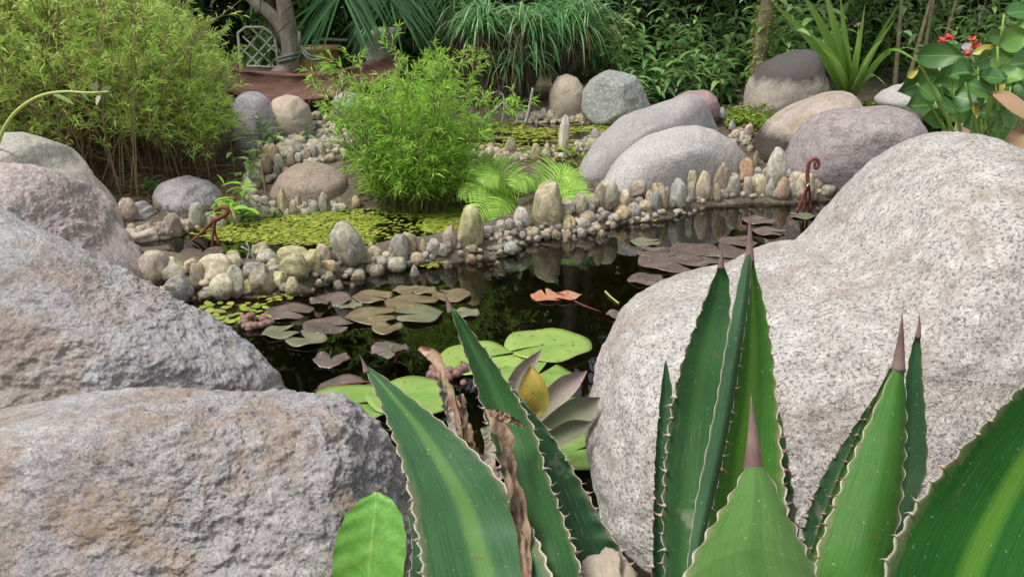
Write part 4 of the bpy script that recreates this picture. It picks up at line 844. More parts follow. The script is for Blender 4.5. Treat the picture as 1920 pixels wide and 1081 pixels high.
# shaded undergrowth and trees behind everything
def cloud(n, samp, L, Wr, mat, name, parent=None, root=None, kind='stuff'):
    B = np.array([samp() for _ in range(n)]); D = RNG.normal(0, 1, (n, 3)); D[:, 2] = D[:, 2]*.5-.15
    Ls = L*RNG.uniform(.6, 1.3, n)
    V, F, rr, uv = strips(B, D, Ls, Ls*Wr, 3, .8, lance, 0, None, np.clip(RNG.normal(.45, .25, n), 0, 1))
    if root is not None: V = local(V, root)
    o = ob(name, mk_mesh(name, V, F, True, rr), M[mat], root); o['kind'] = kind; return o
def under():
    x = random.uniform(-5.5, 5.5); y = random.uniform(7.0, 8.6); return (x, y, gz(x, y)+random.random()**.9*1.9)
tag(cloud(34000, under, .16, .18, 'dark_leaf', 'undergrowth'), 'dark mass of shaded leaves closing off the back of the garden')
def under3():
    x = random.uniform(-9, 9); y = random.uniform(8.6, 10.5); return (x, y, gz(x, y)+random.random()*2.6)
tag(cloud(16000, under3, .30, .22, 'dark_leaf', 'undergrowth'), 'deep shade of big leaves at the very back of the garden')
def under2():
    x = random.uniform(-1.9, -.2); y = random.uniform(6.5, 7.1); return (x, y, gz(x, y)+random.random()**1.3*.95)
tag(cloud(3000, under2, .10, .14, 'lance', 'undergrowth'), 'leafy tangle behind the trellis, pot and urn')
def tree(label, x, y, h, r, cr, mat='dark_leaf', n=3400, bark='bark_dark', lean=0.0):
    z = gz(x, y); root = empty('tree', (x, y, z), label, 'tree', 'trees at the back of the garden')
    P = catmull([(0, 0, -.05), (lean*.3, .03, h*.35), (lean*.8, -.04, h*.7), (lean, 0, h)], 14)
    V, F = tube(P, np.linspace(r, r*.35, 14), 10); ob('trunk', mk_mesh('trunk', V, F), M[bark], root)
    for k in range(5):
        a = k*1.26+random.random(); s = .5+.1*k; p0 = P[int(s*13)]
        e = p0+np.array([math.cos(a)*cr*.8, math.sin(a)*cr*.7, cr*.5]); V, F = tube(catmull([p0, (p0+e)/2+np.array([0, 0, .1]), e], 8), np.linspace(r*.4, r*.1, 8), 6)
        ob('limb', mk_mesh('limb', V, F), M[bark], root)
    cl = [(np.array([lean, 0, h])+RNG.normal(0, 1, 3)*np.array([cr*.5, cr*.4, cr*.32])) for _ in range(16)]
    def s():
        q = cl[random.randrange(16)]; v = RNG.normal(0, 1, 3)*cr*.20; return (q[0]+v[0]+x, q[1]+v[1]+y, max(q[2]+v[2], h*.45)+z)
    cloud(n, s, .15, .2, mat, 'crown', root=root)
for lb, x, y, h, r, cr in [('dark barked tree rising behind the strap leaved clump', .44, 6.35, 2.9, .07, .9), ('slim dark tree beside the thick dark trunk', .56, 6.45, 2.7, .045, .7), ('tree far behind the hanging palm leaves', -.9, 8.2, 2.6, .07, 1.1), ('tree far behind the bamboo thicket', -2.9, 7.6, 2.4, .08, 1.2), ('tree far behind the strap plant and dead stalks', 2.2, 8.0, 2.3, .07, 1.1), ('tree at the back above the red flowers', 3.9, 7.6, 2.4, .08, 1.2)]:
    tree(lb, x, y, h, r, cr)
# creeper clad trunk and dead stalks on the right
x = (1391-960)/FPX*5.5/cp_; root = empty('tree', (x, 5.5, gz(x, 5.5)), 'slim trunk clad in tiny creeper leaves left of the black topped boulder', 'tree', 'trees at the back of the garden')
P = catmull([(0, 0, -.05), (-.012, 0, .3), (.01, 0, .7), (0, .02, 1.3), (.05, 0, 2.3)], 40); rad_ = .045+.008*np.sin(np.arange(40)*1.7)+np.linspace(.01, -.015, 40)
V, F = tube(P, rad_, 12); V = V+unit(V*np.array([1, 1, 0]))*(.008*fract(V, 25, 3))[:, None]
ob('trunk', mk_mesh('trunk', V, F), M['bark_moss'], root)
a = RNG.random(1900)*6.28; zz = RNG.random(1900)**2.0*.85; rr = .05+.018*RNG.random(1900)+.025*np.clip(.3-zz, 0, 1)*RNG.random(1900)*4
B = np.stack([rr*np.cos(a), rr*np.sin(a), zz], 1); D = np.stack([np.cos(a), np.sin(a), RNG.normal(0, .5, 1900)], 1)
V, F, r4, uv = strips(B, D, RNG.uniform(.010, .022, 1900), .006, 3, .3, ovate); ob('creeper', mk_mesh('creeper', V, F, True, r4), M['cover'], root, kind='stuff')
def sc():
    v = RNG.normal(0, 1, 3)*np.array([.5, .4, .3]); return (x+v[0], 5.9+v[1], 2.5+v[2])
cloud(2500, sc, .13, .2, 'dark_leaf', 'crown', root=root)
for i, (px, Y, px2, hh) in enumerate([(1655, 5.6, 1690, .75), (1680, 5.7, 1690, .8), (1640, 5.7, 1630, .8), (1700, 5.8, 1735, .75)]):
    b = at(px, Y); e = Vector((b.x+(px2-px)/FPX*Y, Y+.02, b.z+hh)); P = np.array([(0, 0, -.02), ((e-b)*.5)[:], (e-b)[:]])
    V, F = tube(catmull(P, 16), np.linspace(.018, .008, 16), 8); tag(ob('dead_stalk', mk_mesh('dead_stalk', V, F), M['bark_moss'], loc=b), 'brown dead stalk standing between the strap leaves and the twiggy shrub', 'stalk', 'dead stalks behind the strap leaves')

# ------------------------------------------------------------------ strap leaved clumps at the back of the upper pool
def strap_clump(label, px, Y, n, h, L, lean=0.0, w=.006):
    b = at(px, Y); root = empty('grass_clump', b, label, 'grass clump', 'arching strap leaved clumps behind the upper pool'); c = np.array(b)
    crowns = [c+np.array([RNG.normal(lean, .09), RNG.normal(-.02, .06), h*RNG.uniform(.75, 1.1)]) for _ in range(6)]
    st = []
    for q in crowns:
        V, F = tube(catmull([c+np.array([RNG.normal(0, .03), RNG.normal(0, .03), -.03]), (c+q)/2+RNG.normal(0, .02, 3), q], 8)-c, np.linspace(.016, .011, 8), 7); st.append((V, F))
    V, F = merge(st); ob('stem', mk_mesh('stem', V, F), M['bark_dark'], root, kind='stuff')
    k = RNG.integers(0, 6, n); B = np.array(crowns)[k]+RNG.normal(0, .012, (n, 3)); a = RNG.random(n)*6.283
    D = np.stack([np.cos(a), np.sin(a)*.9, RNG.uniform(.5, 2.4, n)], 1)
    Ls = L*RNG.uniform(.6, 1.15, n)
    V, F, rr, uv = strips(B, D, Ls, w*RNG.uniform(.7, 1.2, n), 9, 2.9, strap, rnd=np.clip(RNG.normal(.45, .25, n), 0, 1)); ob('leaves', mk_mesh('leaves', local(V, root), F, True, rr, uv), M['strap'], root, kind='stuff')
    m = n//3; k = RNG.integers(0, 6, m); B = np.array(crowns)[k]+RNG.normal(0, .02, (m, 3)); a = RNG.random(m)*6.283
    D = np.stack([np.cos(a)*.6, np.sin(a)*.6-.1, RNG.uniform(-.6, .3, m)], 1)
    V, F, rr, uv = strips(B, D, h*RNG.uniform(.5, 1.05, m), w*.6, 7, 3.0, strap); ob('dry_leaves', mk_mesh('dry_leaves', local(V, root), F, True, rr, uv), M['dry_strap'], root, kind='stuff')
strap_clump('tall strap leaved clump nearest the bright bamboo bush', 912, 5.6, 260, .48, .40)
strap_clump('strap leaved clump in the middle with dry hanging leaves', 985, 5.75, 280, .42, .42)
strap_clump('strap leaved clump arching over the tan egg shaped boulder', 1045, 5.95, 260, .42, .46)
strap_clump('strap leaved clump behind the others near the urn', 850, 6.2, 220, .52, .42)
strap_clump('low strap leaved clump overhanging the upper pool', 960, 5.58, 150, .24, .34)
for pts, r0, lab in [([(985, 232), (992, 205), (999, 165)], .011, 'bare pale stake standing in the upper pool below the strap leaves'), ([(940, 236), (945, 200), (943, 178), (937, 176)], .005, 'thin hooked grey twig in front of the strap leaves'), ([(900, 232), (925, 208), (945, 190)], .007, 'bare twig leaning below the strap leaves'), ([(973, 232), (962, 208), (945, 190)], .004, 'fine drooping twig over the upper pool')]:
    P = np.array([PY(a, b, 5.3)[:] for a, b in pts]); V, F = tube(catmull(P-P[0], 12), np.linspace(r0, r0*.6, 12), 6); tag(ob('bare_twig', mk_mesh('bare_twig', V, F), M['urn'], loc=P[0]), lab, 'twig')

# ------------------------------------------------------------------ ferns
def fern(label, px, py, tips, Y):
    b = PY(px, py, Y); b.z = gz(b.x, b.y); root = empty('fern', b, label, 'fern', 'ferns at the foot of the upper pool')
    for tp in tips:
        tipx, tipy, TY, arch = tp; e = np.array(PY(tipx, tipy, TY)); s = np.array(b)
        mid = s*.45+e*.55+np.array([0, 0, arch]); Pm = catmull([s, mid, e], 48); Lr = np.linalg.norm(np.diff(Pm, axis=0), axis=1).sum()
        V, F = tube(Pm, np.linspace(.0026, .0008, 48), 5); V = local(V, root)
        fr = ob('frond', mk_mesh('frond', V, F, True, np.full(len(V), .6)), M['fern'], root)
        T = unit(np.gradient(Pm, axis=0)); S = unit(np.cross(T, np.array([0, 0, 1.]))); S *= -np.sign(S[:, 1:2]+1e-9); U = np.cross(S, T); U *= np.sign(U[:, 2:3]+1e-9)
        Bs, Ds, Lp, Ss = [], [], [], []
        for i in range(6, 47, 2):
            f = (i-6)/41; ll = Lr*.30*(math.sin(math.pi*min(1, .20+.80*f))**.8)+.006
            pl = unit(S[i]*.75-U[i]*.60)
            for sg in (-1, 1):
                d = unit(pl*sg+T[i]*.45+RNG.normal(0, .05, 3)); Bs.append(Pm[i]); Ds.append(d); Lp.append(ll*random.uniform(.88, 1.1)); Ss.append(T[i]-d*np.dot(T[i], d))
        Bs, Ds, Lp, Ss = map(np.array, (Bs, Ds, Lp, Ss))
        V, F, rr, uv = strips(Bs, Ds, Lp, Lr*.0145, 7, .8, strap, S=Ss, rnd=np.clip(RNG.normal(.5, .25, len(Bs)), 0, 1))
        ob('pinnae', mk_mesh('pinnae', local(V, root), F, True, rr, uv), M['fern'], fr, kind='stuff')
fern('bright green fern spreading left over the duckweed pool edge', 970, 392, [(868, 325, 3.5, .06), (862, 370, 3.4, .06), (885, 408, 3.3, .05), (890, 302, 3.7, .05), (925, 300, 3.75, .05), (930, 422, 3.25, .04), (985, 325, 3.7, .05), (905, 345, 3.4, .07)], 3.52)
fern('bright green fern spreading right towards the long grey boulder', 1015, 392, [(1098, 352, 3.5, .07), (1088, 328, 3.65, .06), (1050, 312, 3.75, .06), (1102, 375, 3.4, .05), (1078, 395, 3.35, .04), (985, 355, 3.45, .06), (1020, 318, 3.7, .05), (960, 350, 3.4, .05)], 3.55)

# ------------------------------------------------------------------ creeping ground cover
def cover(label, px0, px1, Y0, Y1, n, hh=.07, size=.022):
    def f():
        Y = random.uniform(Y0, Y1); px = random.uniform(px0, px1); p = at(px, Y)
        return (p.x, p.y, p.z+random.random()*hh*(.5+noise.noise(Vector((p.x*6, p.y*6, 2)))))
    B = np.array([f() for _ in range(n)]); a = RNG.random(n)*6.28; D = np.stack([np.cos(a), np.sin(a), RNG.normal(.2, .4, n)], 1); L = size*RNG.uniform(.5, 1.2, n)
    V, F, rr, uv = strips(B, D, L, L*.42, 3, .3, ovate); tag(ob('ground_cover', mk_mesh('ground_cover', V, F, True, rr), M['cover']), label, None, None, 'stuff')
cover('yellow green creeping plant between the red boulder and the black topped boulder', 1345, 1430, 4.75, 5.3, 2400, .10)
cover('creeping plant behind the long grey boulder', 1225, 1290, 5.0, 5.4, 900, .08)
cover('creeping plant at the foot of the black topped boulder', 1560, 1700, 5.0, 5.6, 1700, .12)
cover('small creeping leaves on the far shore pebbles', 1050, 1210, 5.25, 5.42, 300, .04)
cover('small creeping leaves around the black lava rock', 985, 1090, 4.1, 4.4, 450, .05)
cover('weedy leaves at the foot of the bright bamboo bush', 680, 900, 3.66, 3.85, 900, .08)

# ------------------------------------------------------------------ long strap plant, right of centre
b = at(1562, 5.65); root = empty('strap_plant', b, 'yellow green plant with long pointed strap leaves behind the black topped boulder', 'plant')
for i, (tx, ty, TY, wd, arch) in enumerate([(1448, 5, 5.3, .026, .05), (1500, -20, 5.4, .026, .05), (1540, -40, 5.5, .024, .02), (1575, -10, 5.3, .022, .0), (1622, 8, 5.3, .014, .03), (1690, 0, 5.4, .012, .05), (1680, 32, 5.3, .012, .05), (1655, 75, 5.1, .020, .09), (1640, 92, 5.0, .026, .06), (1727, 118, 5.0, .016, .17), (1662, 160, 4.95, .013, .10), (1515, 60, 5.2, .022, .06), (1560, 20, 5.3, .022, .02), (1480, 100, 5.2, .020, .10), (1610, 50, 5.2, .020, .06), (1540, 90, 5.15, .018, .05)]):
    e = np.array(PY(tx, ty, TY)); s = np.array(b)+np.array([0, 0, .02]); P = catmull([s, (s+e)/2+np.array([0, 0, arch]), e], 16)
    T = unit(np.gradient(P, axis=0)); S = unit(np.cross(T, np.array([.1, -1, .25]))); t = np.linspace(0, 1, 16)
    wv = (1.45*wd*np.minimum(1, .55+2*t)*(1-t**2.2)+.0006)[:, None]; nn = np.cross(S, T)
    V = np.stack([P-S*wv+nn*wv*.3, P, P+S*wv+nn*wv*.3], 1).reshape(-1, 3); k = np.arange(15)*3
    F = np.vstack([np.stack([k, k+1, k+4, k+3], 1), np.stack([k+1, k+2, k+5, k+4], 1)])
    ob('leaf', mk_mesh('leaf', local(V, root), F, True, np.full(len(V), random.uniform(.2, .95))), M['brom_strap'], root)

# ------------------------------------------------------------------ round leaved plant on the right bank
def disc_leaf(root, px, py, wpx, hpx, Y, mat, roll=0, rnd=.5, name='leaf', curl=.18, yaw=None, stem_to=None, tilt=None):
    """ovate cupped leaf: wpx long (base to tip along roll), hpx wide"""
    c = np.array(PY(px, py, Y)); k = Y/FPX*1.02; a, b2 = wpx*k, hpx*k/2; n, m = 14, 9; V = []
    bend = random.uniform(-.25, .35)
    for i in range(n):
        t = i/(n-1); wv = b2*max(.02, math.sin(math.pi*t**.78))**.62*(1.0 if t < .8 else 1-.5*((t-.8)/.2)**2)
        for u in np.linspace(-1, 1, m): V.append((a*(t-.5), -curl*b2*1.6*u*u+bend*a*(t-.5)**2*2+.05*b2*math.sin(t*9+u*3)*abs(u), wv*u))
    V = np.array(V); i, j = np.meshgrid(np.arange(n-1), np.arange(m-1), indexing='ij'); q = (i*m+j).ravel(); F = np.stack([q, q+1, q+m+1, q+m], 1)
    Rm = np.array(Matrix.Rotation(yaw if yaw is not None else random.uniform(-.6, .6), 3, 'Z') @ Matrix.Rotation(tilt if tilt is not None else random.uniform(-.9, -.1), 3, 'X') @ Matrix.Rotation(rad(roll), 3, 'Y'))
    V = V @ Rm.T + c
    uv = np.stack([np.tile(np.linspace(0, 1, m), n), np.repeat(np.linspace(0, 1, n), m)], 1)
    o = ob(name, mk_mesh(name, local(V, root), F, True, np.full(len(V), rnd), uv), mat, root)
    if stem_to is not None:
        s = np.array(stem_to); e = V[m//2]; Vt, Ft = tube(catmull([s, (s+e)/2+np.array([0, 0, .04]), e], 12), np.linspace(.006, .004, 12), 6)
        ob('stalk', mk_mesh('stalk', local(Vt, root), Ft, True, np.full(len(Vt), .9)), M['brom_strap'], root)
    return o
def glossy_leaf_mat():
    t = NT('round_leaf_veined'); a = t.n('Attribute', {'attribute_name': 'rnd'}).outputs['Fac']; uv = t.n('UVMap').outputs[0]; s = t.n('SeparateXYZ', Vector=uv).outputs
    c = t.multi(a, [(0, (.03, .10, .03)), (.5, (.06, .17, .04)), (1, (.14, .28, .055))]); u = t.math('ABSOLUTE', t.math('SUBTRACT', s[0], .5))
    arc = t.math('ABSOLUTE', t.math('SINE', t.math('MULTIPLY', u, 44.0))); tc = t.n('TexCoord').outputs['Object']
    c = t.mix(t.math('MULTIPLY', t.ramp(t.noise(tc, 14, 4), .4, .7), .4), c, (.12, .20, .05))
    c = t.mix(t.ramp(u, .012, .03, (.6, .6, .6), (0, 0, 0)), c, (.25, .38, .12))
    p = t.pbsdf(Base_Color=c, Roughness=.38, Specular_IOR_Level=.45, Normal=t.bump(arc, .2, .003)); tl = t.n('BsdfTranslucent', Color=t.mix(.4, c, (.3, .5, .05))).outputs[0]
    return t.done(t.n('MixShader', _0=.2, _1=p, _2=tl).outputs[0])
M['round_leaf'] = glossy_leaf_mat()
rb_ = PY(1850, 262, 3.05); rb_.z = gz(rb_.x, rb_.y)
root = empty('round_leaved_plant', rb_, 'glossy round leaved plant sprawling behind the white granite boulder', 'plant')
M['leaf_tan'] = plain_mat('pinkish_dying_leaf', (.30, .18, .13), (.27, .20, .07), .7, 14, .4)
M['leaf_yellow'] = plain_mat('yellowing_leaf', (.42, .30, .06), (.28, .32, .07), .5, 9, .1)
RL = [(1760, 105, 62, 36, 0), (1727, 155, 66, 48, -30), (1806, 136, 66, 42, -20), (1779, 167, 54, 40, -10), (1725, 198, 46, 38, 0), (1816, 187, 42, 52, 30), (1853, 190, 44, 62, 0), (1861, 146, 38, 34, 0), (1899, 74, 48, 36, -30), (1907, 95, 56, 36, -25), (1915, 120, 56, 44, 0), (1775, 202, 40, 32, 20), (1841, 113, 44, 28, 0), (1876, 245, 34, 40, 0), (1911, 23, 44, 30, -20), (1890, 165, 50, 36, 10), (1800, 212, 44, 30, 0), (1750, 222, 40, 30, 20), (1880, 130, 40, 40, 0), (1900, 200, 44, 40, 0), (1860, 70, 50, 24, 0), (1940, 160, 60, 50, 0), (1945, 60, 60, 50, 0), (1830, 232, 40, 30, 0), (1770, 140, 44, 30, -15), (1740, 175, 44, 30, 30), (1795, 190, 40, 30, -40), (1840, 165, 44, 34, 15), (1870, 110, 46, 30, -20), (1895, 145, 46, 36, 30), (1770, 185, 40, 26, 60), (1860, 215, 40, 34, -10), (1885, 225, 36, 30, 40), (1815, 160, 44, 30, 50), (1925, 90, 50, 40, 10)]
for i, (px, py, a_, b_, ro) in enumerate(RL):
    disc_leaf(root, px, py, a_*1.22, b_*1.25, 2.85+.35*random.random(), M['round_leaf'], random.choice([0, 180])+ro+random.uniform(-20, 20), random.random(), stem_to=rb_+Vector((random.uniform(-.06, .08), random.uniform(-.05, .05), 0)))
disc_leaf(root, 1857, 93, 62, 20, 3.1, M['leaf_yellow'], -8); disc_leaf(root, 1709, 138, 26, 16, 3.1, M['leaf_yellow'], -35); disc_leaf(root, 1826, 208, 18, 30, 2.9, M['leaf_yellow'], 10); disc_leaf(root, 1870, 165, 44, 22, 3.0, M['leaf_yellow'], -30)
disc_leaf(root, 1905, 205, 105, 50, 2.5, M['leaf_tan'], 60); disc_leaf(root, 1905, 268, 90, 48, 2.4, M['leaf_tan'], -30)
fb_ = PY(1800, 140, 3.3); fb_.z = gz(fb_.x, fb_.y)
fl = empty('red_flower', fb_, 'little red flowers with a mauve bract above the round leaves', 'flower')
V, F = tube(catmull([fl.location[:], PY(1815, 110, 3.3)[:], PY(1822, 78, 3.3)[:]], 10), .003, 6); ob('stalk', mk_mesh('stalk', local(V, fl), F), M['vine'], fl)
for px, py in [(1767, 76), (1780, 70), (1824, 74), (1835, 87), (1828, 88), (1815, 100)]:
    for k in range(6): disc_leaf(fl, px+4*math.cos(k*1.05), py+3*math.sin(k*1.05), 11, 6, 3.3, M['petal'], k*60, name='petal')
disc_leaf(fl, 1818, 92, 32, 20, 3.32, M['petal_mauve'], 20, name='bract')

# ------------------------------------------------------------------ hollow log, silvery strap plant, pot, urn, trellis, trunk, palm
def log_trough():
    A, B = np.array(PY(424, 160, 5.35)), np.array(PY(735, 148, 5.0)); n, m = 40, 22; ax = unit(B-A); L = np.linalg.norm(B-A)
    o1 = unit(np.array([.1, -.50, .86])); o1 = unit(o1-ax*np.dot(o1, ax)); o2 = np.cross(ax, o1); V = []
    for lay in (0, 1):
        for i in range(n):
            t = i/(n-1); r = .135*(.35+.65*math.sin(math.pi*min(1, .10+t*.62))**.6)*(1+.05*math.sin(t*9)); sag = .085*(2*t-.9)**2-.035
            c = A+ax*L*t+np.array([0, 0, 1])*(sag+.02)
            rr = r-(.022 if lay else 0)
            for j in range(m):
                ph = math.pi*(.02+.96*j/(m-1)); ed = 1+(.04*math.sin(t*23+j) if j in (0, m-1) else 0)
                V.append(c+o2*math.cos(ph)*rr*1.15*ed-o1*math.sin(ph)*rr*.95)
    V = np.array(V); V = V+unit(V-V.mean(0))*(.006*fract(V, 9, 3))[:, None]; F = []; h = n*m
    i, j = np.meshgrid(np.arange(n-1), np.arange(m-1), indexing='ij'); q = (i*m+j).ravel()
    F.append(np.stack([q, q+1, q+m+1, q+m], 1)); F.append(np.stack([q, q+m, q+m+1, q+1], 1)+h)
    k = np.arange(n-1)*m
    F.append(np.stack([k, k+m, k+m+h, k+h], 1)); k = k+m-1; F.append(np.stack([k, k+h, k+m+h, k+m], 1))
    j = np.arange(m-1); F.append(np.stack([j, j+h, j+1+h, j+1], 1)); j = j+(n-1)*m; F.append(np.stack([j, j+1, j+1+h, j+h], 1))
    base = np.array([V[:, 0].mean(), V[:, 1].mean(), V[:, 2].min()])
    # end wall at the blunt left end is part of the same carved log
    tag(ob('hollow_log', mk_mesh('hollow_log', V-base, np.vstack(F)), M['wood_red'], loc=base), 'hollowed red brown log lying open behind the boulders', 'log')
log_trough()
b = PY(642, 172, 5.12); root = empty('air_plant', b, 'silvery strap leaved tuft growing in the hollow log', 'plant')
n = 34; a = RNG.random(n)*6.28; D = np.stack([np.cos(a), np.sin(a)*.8-.1, RNG.uniform(.5, 2.2, n)], 1)
for i in range(n):
    V, F, rr, uv = strips(np.array([b[:]]), D[i:i+1], np.array([random.uniform(.16, .34)]), .005, 10, 3.0, blade)
    ob('leaf', mk_mesh('leaf', local(V, root), F, True, rr, uv), M['airplant'], root)
def lathe(name, prof, loc, mat, label, cat, sides=32):
    th = np.linspace(0, 2*np.pi, sides, endpoint=False); V = []
    for r, z in prof: V.append(np.stack([r*np.cos(th), r*np.sin(th), np.full(sides, z)], 1))
    V = np.vstack(V); j = np.arange(sides); j2 = (j+1) % sides; n = len(prof)
    F = np.vstack([np.stack([i*sides+j, i*sides+j2, (i+1)*sides+j2, (i+1)*sides+j], 1) for i in range(n-1)])
    return tag(ob(name, mk_mesh(name, V, F), mat, loc=loc), label, cat)
p = at(613, 6.3); k = 6.3/FPX; ztop = PY(613, 86, 6.3).z-p.z
lathe('terracotta_pot', [(0, 0), (.115, 0), (.13, .01), (.165, ztop*.6), (.172, ztop-.03), (.185, ztop-.028), (.187, ztop), (.165, ztop), (.16, ztop-.05), (0, ztop-.06)], p, M['terracotta'], 'wide ochre terracotta pot behind the hollow log', 'pot')
p = at(727, 5.9); zt = PY(727, 52, 5.9).z-p.z
lathe('stone_urn', [(0, 0), (.13, 0), (.13, .03), (.085, .06), (.08, zt*.45), (.10, zt*.7), (.135, zt-.07), (.15, zt-.05), (.152, zt), (.12, zt), (.11, zt-.05), (0, zt-.06)], p, M['urn'], 'grey weathered stone urn behind the bamboo bush', 'urn')
# trellis
def bars(root, name, segs, r, mat, Y):
    for a, b2 in segs:
        P = np.array([PY(*a, Y)[:], PY(*b2, Y)[:]]); V, F = tube(P, r, 6); ob(name, mk_mesh(name, local(V, root), F, False), mat, root)
root = empty('trellis', PY(500, 150, 6.5), 'cream painted diamond lattice trellis beside the forked trunk', 'trellis')
bars(root, 'frame_bar', [((461, 51), (493, 51)), ((493, 51), (515, 66)), ((515, 66), (525, 150)), ((461, 51), (446, 62)), ((446, 62), (452, 140)), ((462, 124), (560, 128)), ((560, 128), (572, 150)), ((568, 110), (570, 130))], .009, M['trellis'], 6.5)
bars(root, 'lattice_bar', [((463, 122), (513, 66)), ((450, 105), (495, 53)), ((455, 68), (522, 132)), ((470, 52), (518, 98)), ((470, 130), (519, 80)), ((450, 88), (492, 128)), ((520, 90), (545, 128)), ((498, 130), (523, 105))], .007, M['trellis'], 6.52)
# big leaf behind the trellis
root = empty('broad_leaved_plant', at(505, 6.9), 'broad paddle leaves behind the trellis', 'plant')
for px, py, b_, a_ in [(495, 80, 40, 75), (508, 118, 34, 60), (480, 105, 30, 60), (530, 90, 30, 70)]: disc_leaf(root, px, py, a_, b_, 6.85, M['lance_pale'], -80, random.random(), yaw=.2, stem_to=at(505, 6.9))
# forked trunk with hose
b = at(545, 6.15); root = empty('tree', b, 'forked tree trunk with peeling bark and a grey hose looped round it', 'tree')
q = lambda px, py, Y=6.15: np.array(PY(px, py, Y))-np.array(b)
P = catmull([(0, 0, -.03), q(546, 120), q(545, 85), q(538, 45), q(532, 0), q(520, -60), q(500, -200)], 30); V, F = tube(P, np.interp(np.linspace(0, 1, 30), [0, .4, 1], [.075, .062, .04]), 12); V = V+unit(V*np.array([1, 1, .0])+1e-6)*(.008*fract(V, 12, 4))[:, None]
ob('trunk', mk_mesh('trunk', V, F), M['bark'], root)
P = catmull([q(540, 70), q(522, 42), q(500, 20), q(472, -2), q(430, -60), q(400, -150)], 20); V, F = tube(P, np.linspace(.05, .03, 20), 10); V = V+unit(V*np.array([1, 1, .2])+1e-6)*(.006*fract(V, 12, 4))[:, None]
ob('limb', mk_mesh('limb', V, F), M['bark'], root)
P = catmull([q(512, -20, 6.3), q(508, 20, 6.3), q(520, 60, 6.2), q(540, 80, 6.15)], 14); V, F = tube(P, np.linspace(.03, .04, 14), 10); ob('limb', mk_mesh('limb', V, F), M['bark_dark'], root)
def sc2():
    v = RNG.normal(0, 1, 3)*np.array([.55, .4, .3]); return (b.x-.2+v[0], b.y+v[1], b.z+1.9+v[2])
cloud(3000, sc2, .12, .2, 'dark_leaf', 'crown', root=root)
o = np.array(PY(545, 112, 6.0)); hp = [PY(562, 66, 6.05)[:], PY(563, 90, 6.03)[:]]+[tuple(np.array(PY(545, 110, 6.15))+np.array([.082*math.cos(t), .082*math.sin(t), .02*math.cos(t)])) for t in np.linspace(.2, -2*math.pi+.2, 14)]+[PY(566, 95, 6.0)[:], PY(580, 110, 5.95)[:], PY(603, 113, 5.95)[:]]
for nm_, off in (('', 0), ('', .022)):
    P = catmull(np.array(hp)+np.array([0, 0, off]), 90); V, F = tube(P-P[0], .0115, 8)
    tag(ob('hose', mk_mesh('hose', V, F), M['hose'], loc=P[0]), 'grey hose looped round the forked trunk', 'hose', 'hose coils on the forked trunk')
V, F = tube(catmull([PY(585, 78, 6.4)[:], PY(610, 74, 6.4)[:], PY(652, 76, 6.3)[:]], 16), .01, 8); c0 = V[0].copy(); tag(ob('hose', mk_mesh('hose', V-c0, F), M['hose'], loc=c0), 'black hose lying on the rim of the terracotta pot', 'hose')
# palm: fronds arching forward from a trunk behind the urn
b = at(700, 6.6); root = empty('palm', b, 'dark green palm with long hanging leaflets above the hollow log', 'palm')
V, F = tube(catmull([(0, 0, -.05), (.02, 0, .6), (0, -.02, 1.35)], 14), np.linspace(.09, .07, 14), 12); ob('trunk', mk_mesh('trunk', V, F), M['bark_dark'], root)
top = np.array(b)+np.array([0, -.02, 1.33])
FR = [([top, PY(700, -190, 6.0), PY(660, -75, 5.3), PY(640, -15, 5.05)], .52), ([top, PY(745, -190, 6.0), PY(735, -70, 5.5), PY(728, -5, 5.25)], .48), ([top, PY(800, -150, 6.0), PY(780, -60, 5.6), PY(765, -5, 5.4)], .34), ([top, PY(640, -200, 6.4), PY(560, -160, 6.2), PY(500, -80, 6.2)], .4), ([top, PY(800, -230, 6.8), PY(900, -200, 6.8), PY(980, -120, 6.8)], .4)]
for fi, (pts, LL) in enumerate(FR):
    P = catmull(np.array([tuple(x_) for x_ in pts]), 30); V, F = tube(P, np.linspace(.012, .003, 30), 6); fr = ob('frond', mk_mesh('frond', local(V, root), F, True, np.full(len(V), .5)), M['palm'], root)
    T = unit(np.gradient(P, axis=0))
    for i in (np.repeat(np.arange(8, 30), 2) if fi in (0, 1) else range(8, 30)):
        for sg in (-1, 1):
            sd_ = unit(np.cross(T[i], np.array([0, 0, 1.])))*sg
            d = unit(T[i]*.7+sd_*.75+np.array([0, 0, -.55])+RNG.normal(0, .16, 3)); l = LL*random.uniform(.8, 1.1)
            V, F, rr, uv = strips(P[i:i+1], d[None], np.array([l]), .0060, 8, .4, strap, S=unit(np.cross(d, np.array([.15*sg, 1, .1])))[None])
            ob('leaflet', mk_mesh('leaflet', local(V, root), F, True, rr, uv), M['palm'], fr)

# ------------------------------------------------------------------ wire birds
def ornament(label, curve, legs, Y, wire=False):
    foot = PY(*legs[0][-1], Y); root = empty('garden_ornament', (foot.x, foot.y, foot.z), label, 'ornament', 'hooked metal garden ornaments in the pools')
    P = catmull([PY(a, b2, Y)[:] for a, b2 in curve], 36); V, F = tube(P, np.interp(np.linspace(0, 1, 36), [0, .5, 1], [.009, .008, .006]), 10); ob('neck', mk_mesh('neck', local(V, root), F), M['rust'], root)
    for i, lg in enumerate(legs):
        pts = [PY(a, b2, Y+(.03*i if j else 0))[:] for j, (a, b2) in enumerate(lg)]; V, F = tube(catmull(pts, 14), np.linspace(.006, .004, 14), 7); ob('leg', mk_mesh('leg', local(V, root), F), M['rust'], root)
    if wire:
        V, F = tube(catmull([PY(1506, 335, Y-.02)[:], PY(1510, 350, Y-.02)[:], PY(1517, 344, Y-.015)[:], PY(1510, 347, Y+.02)[:]], 14), .003, 6); ob('wire_tie', mk_mesh('wire_tie', local(V, root), F), M['wire'], root)
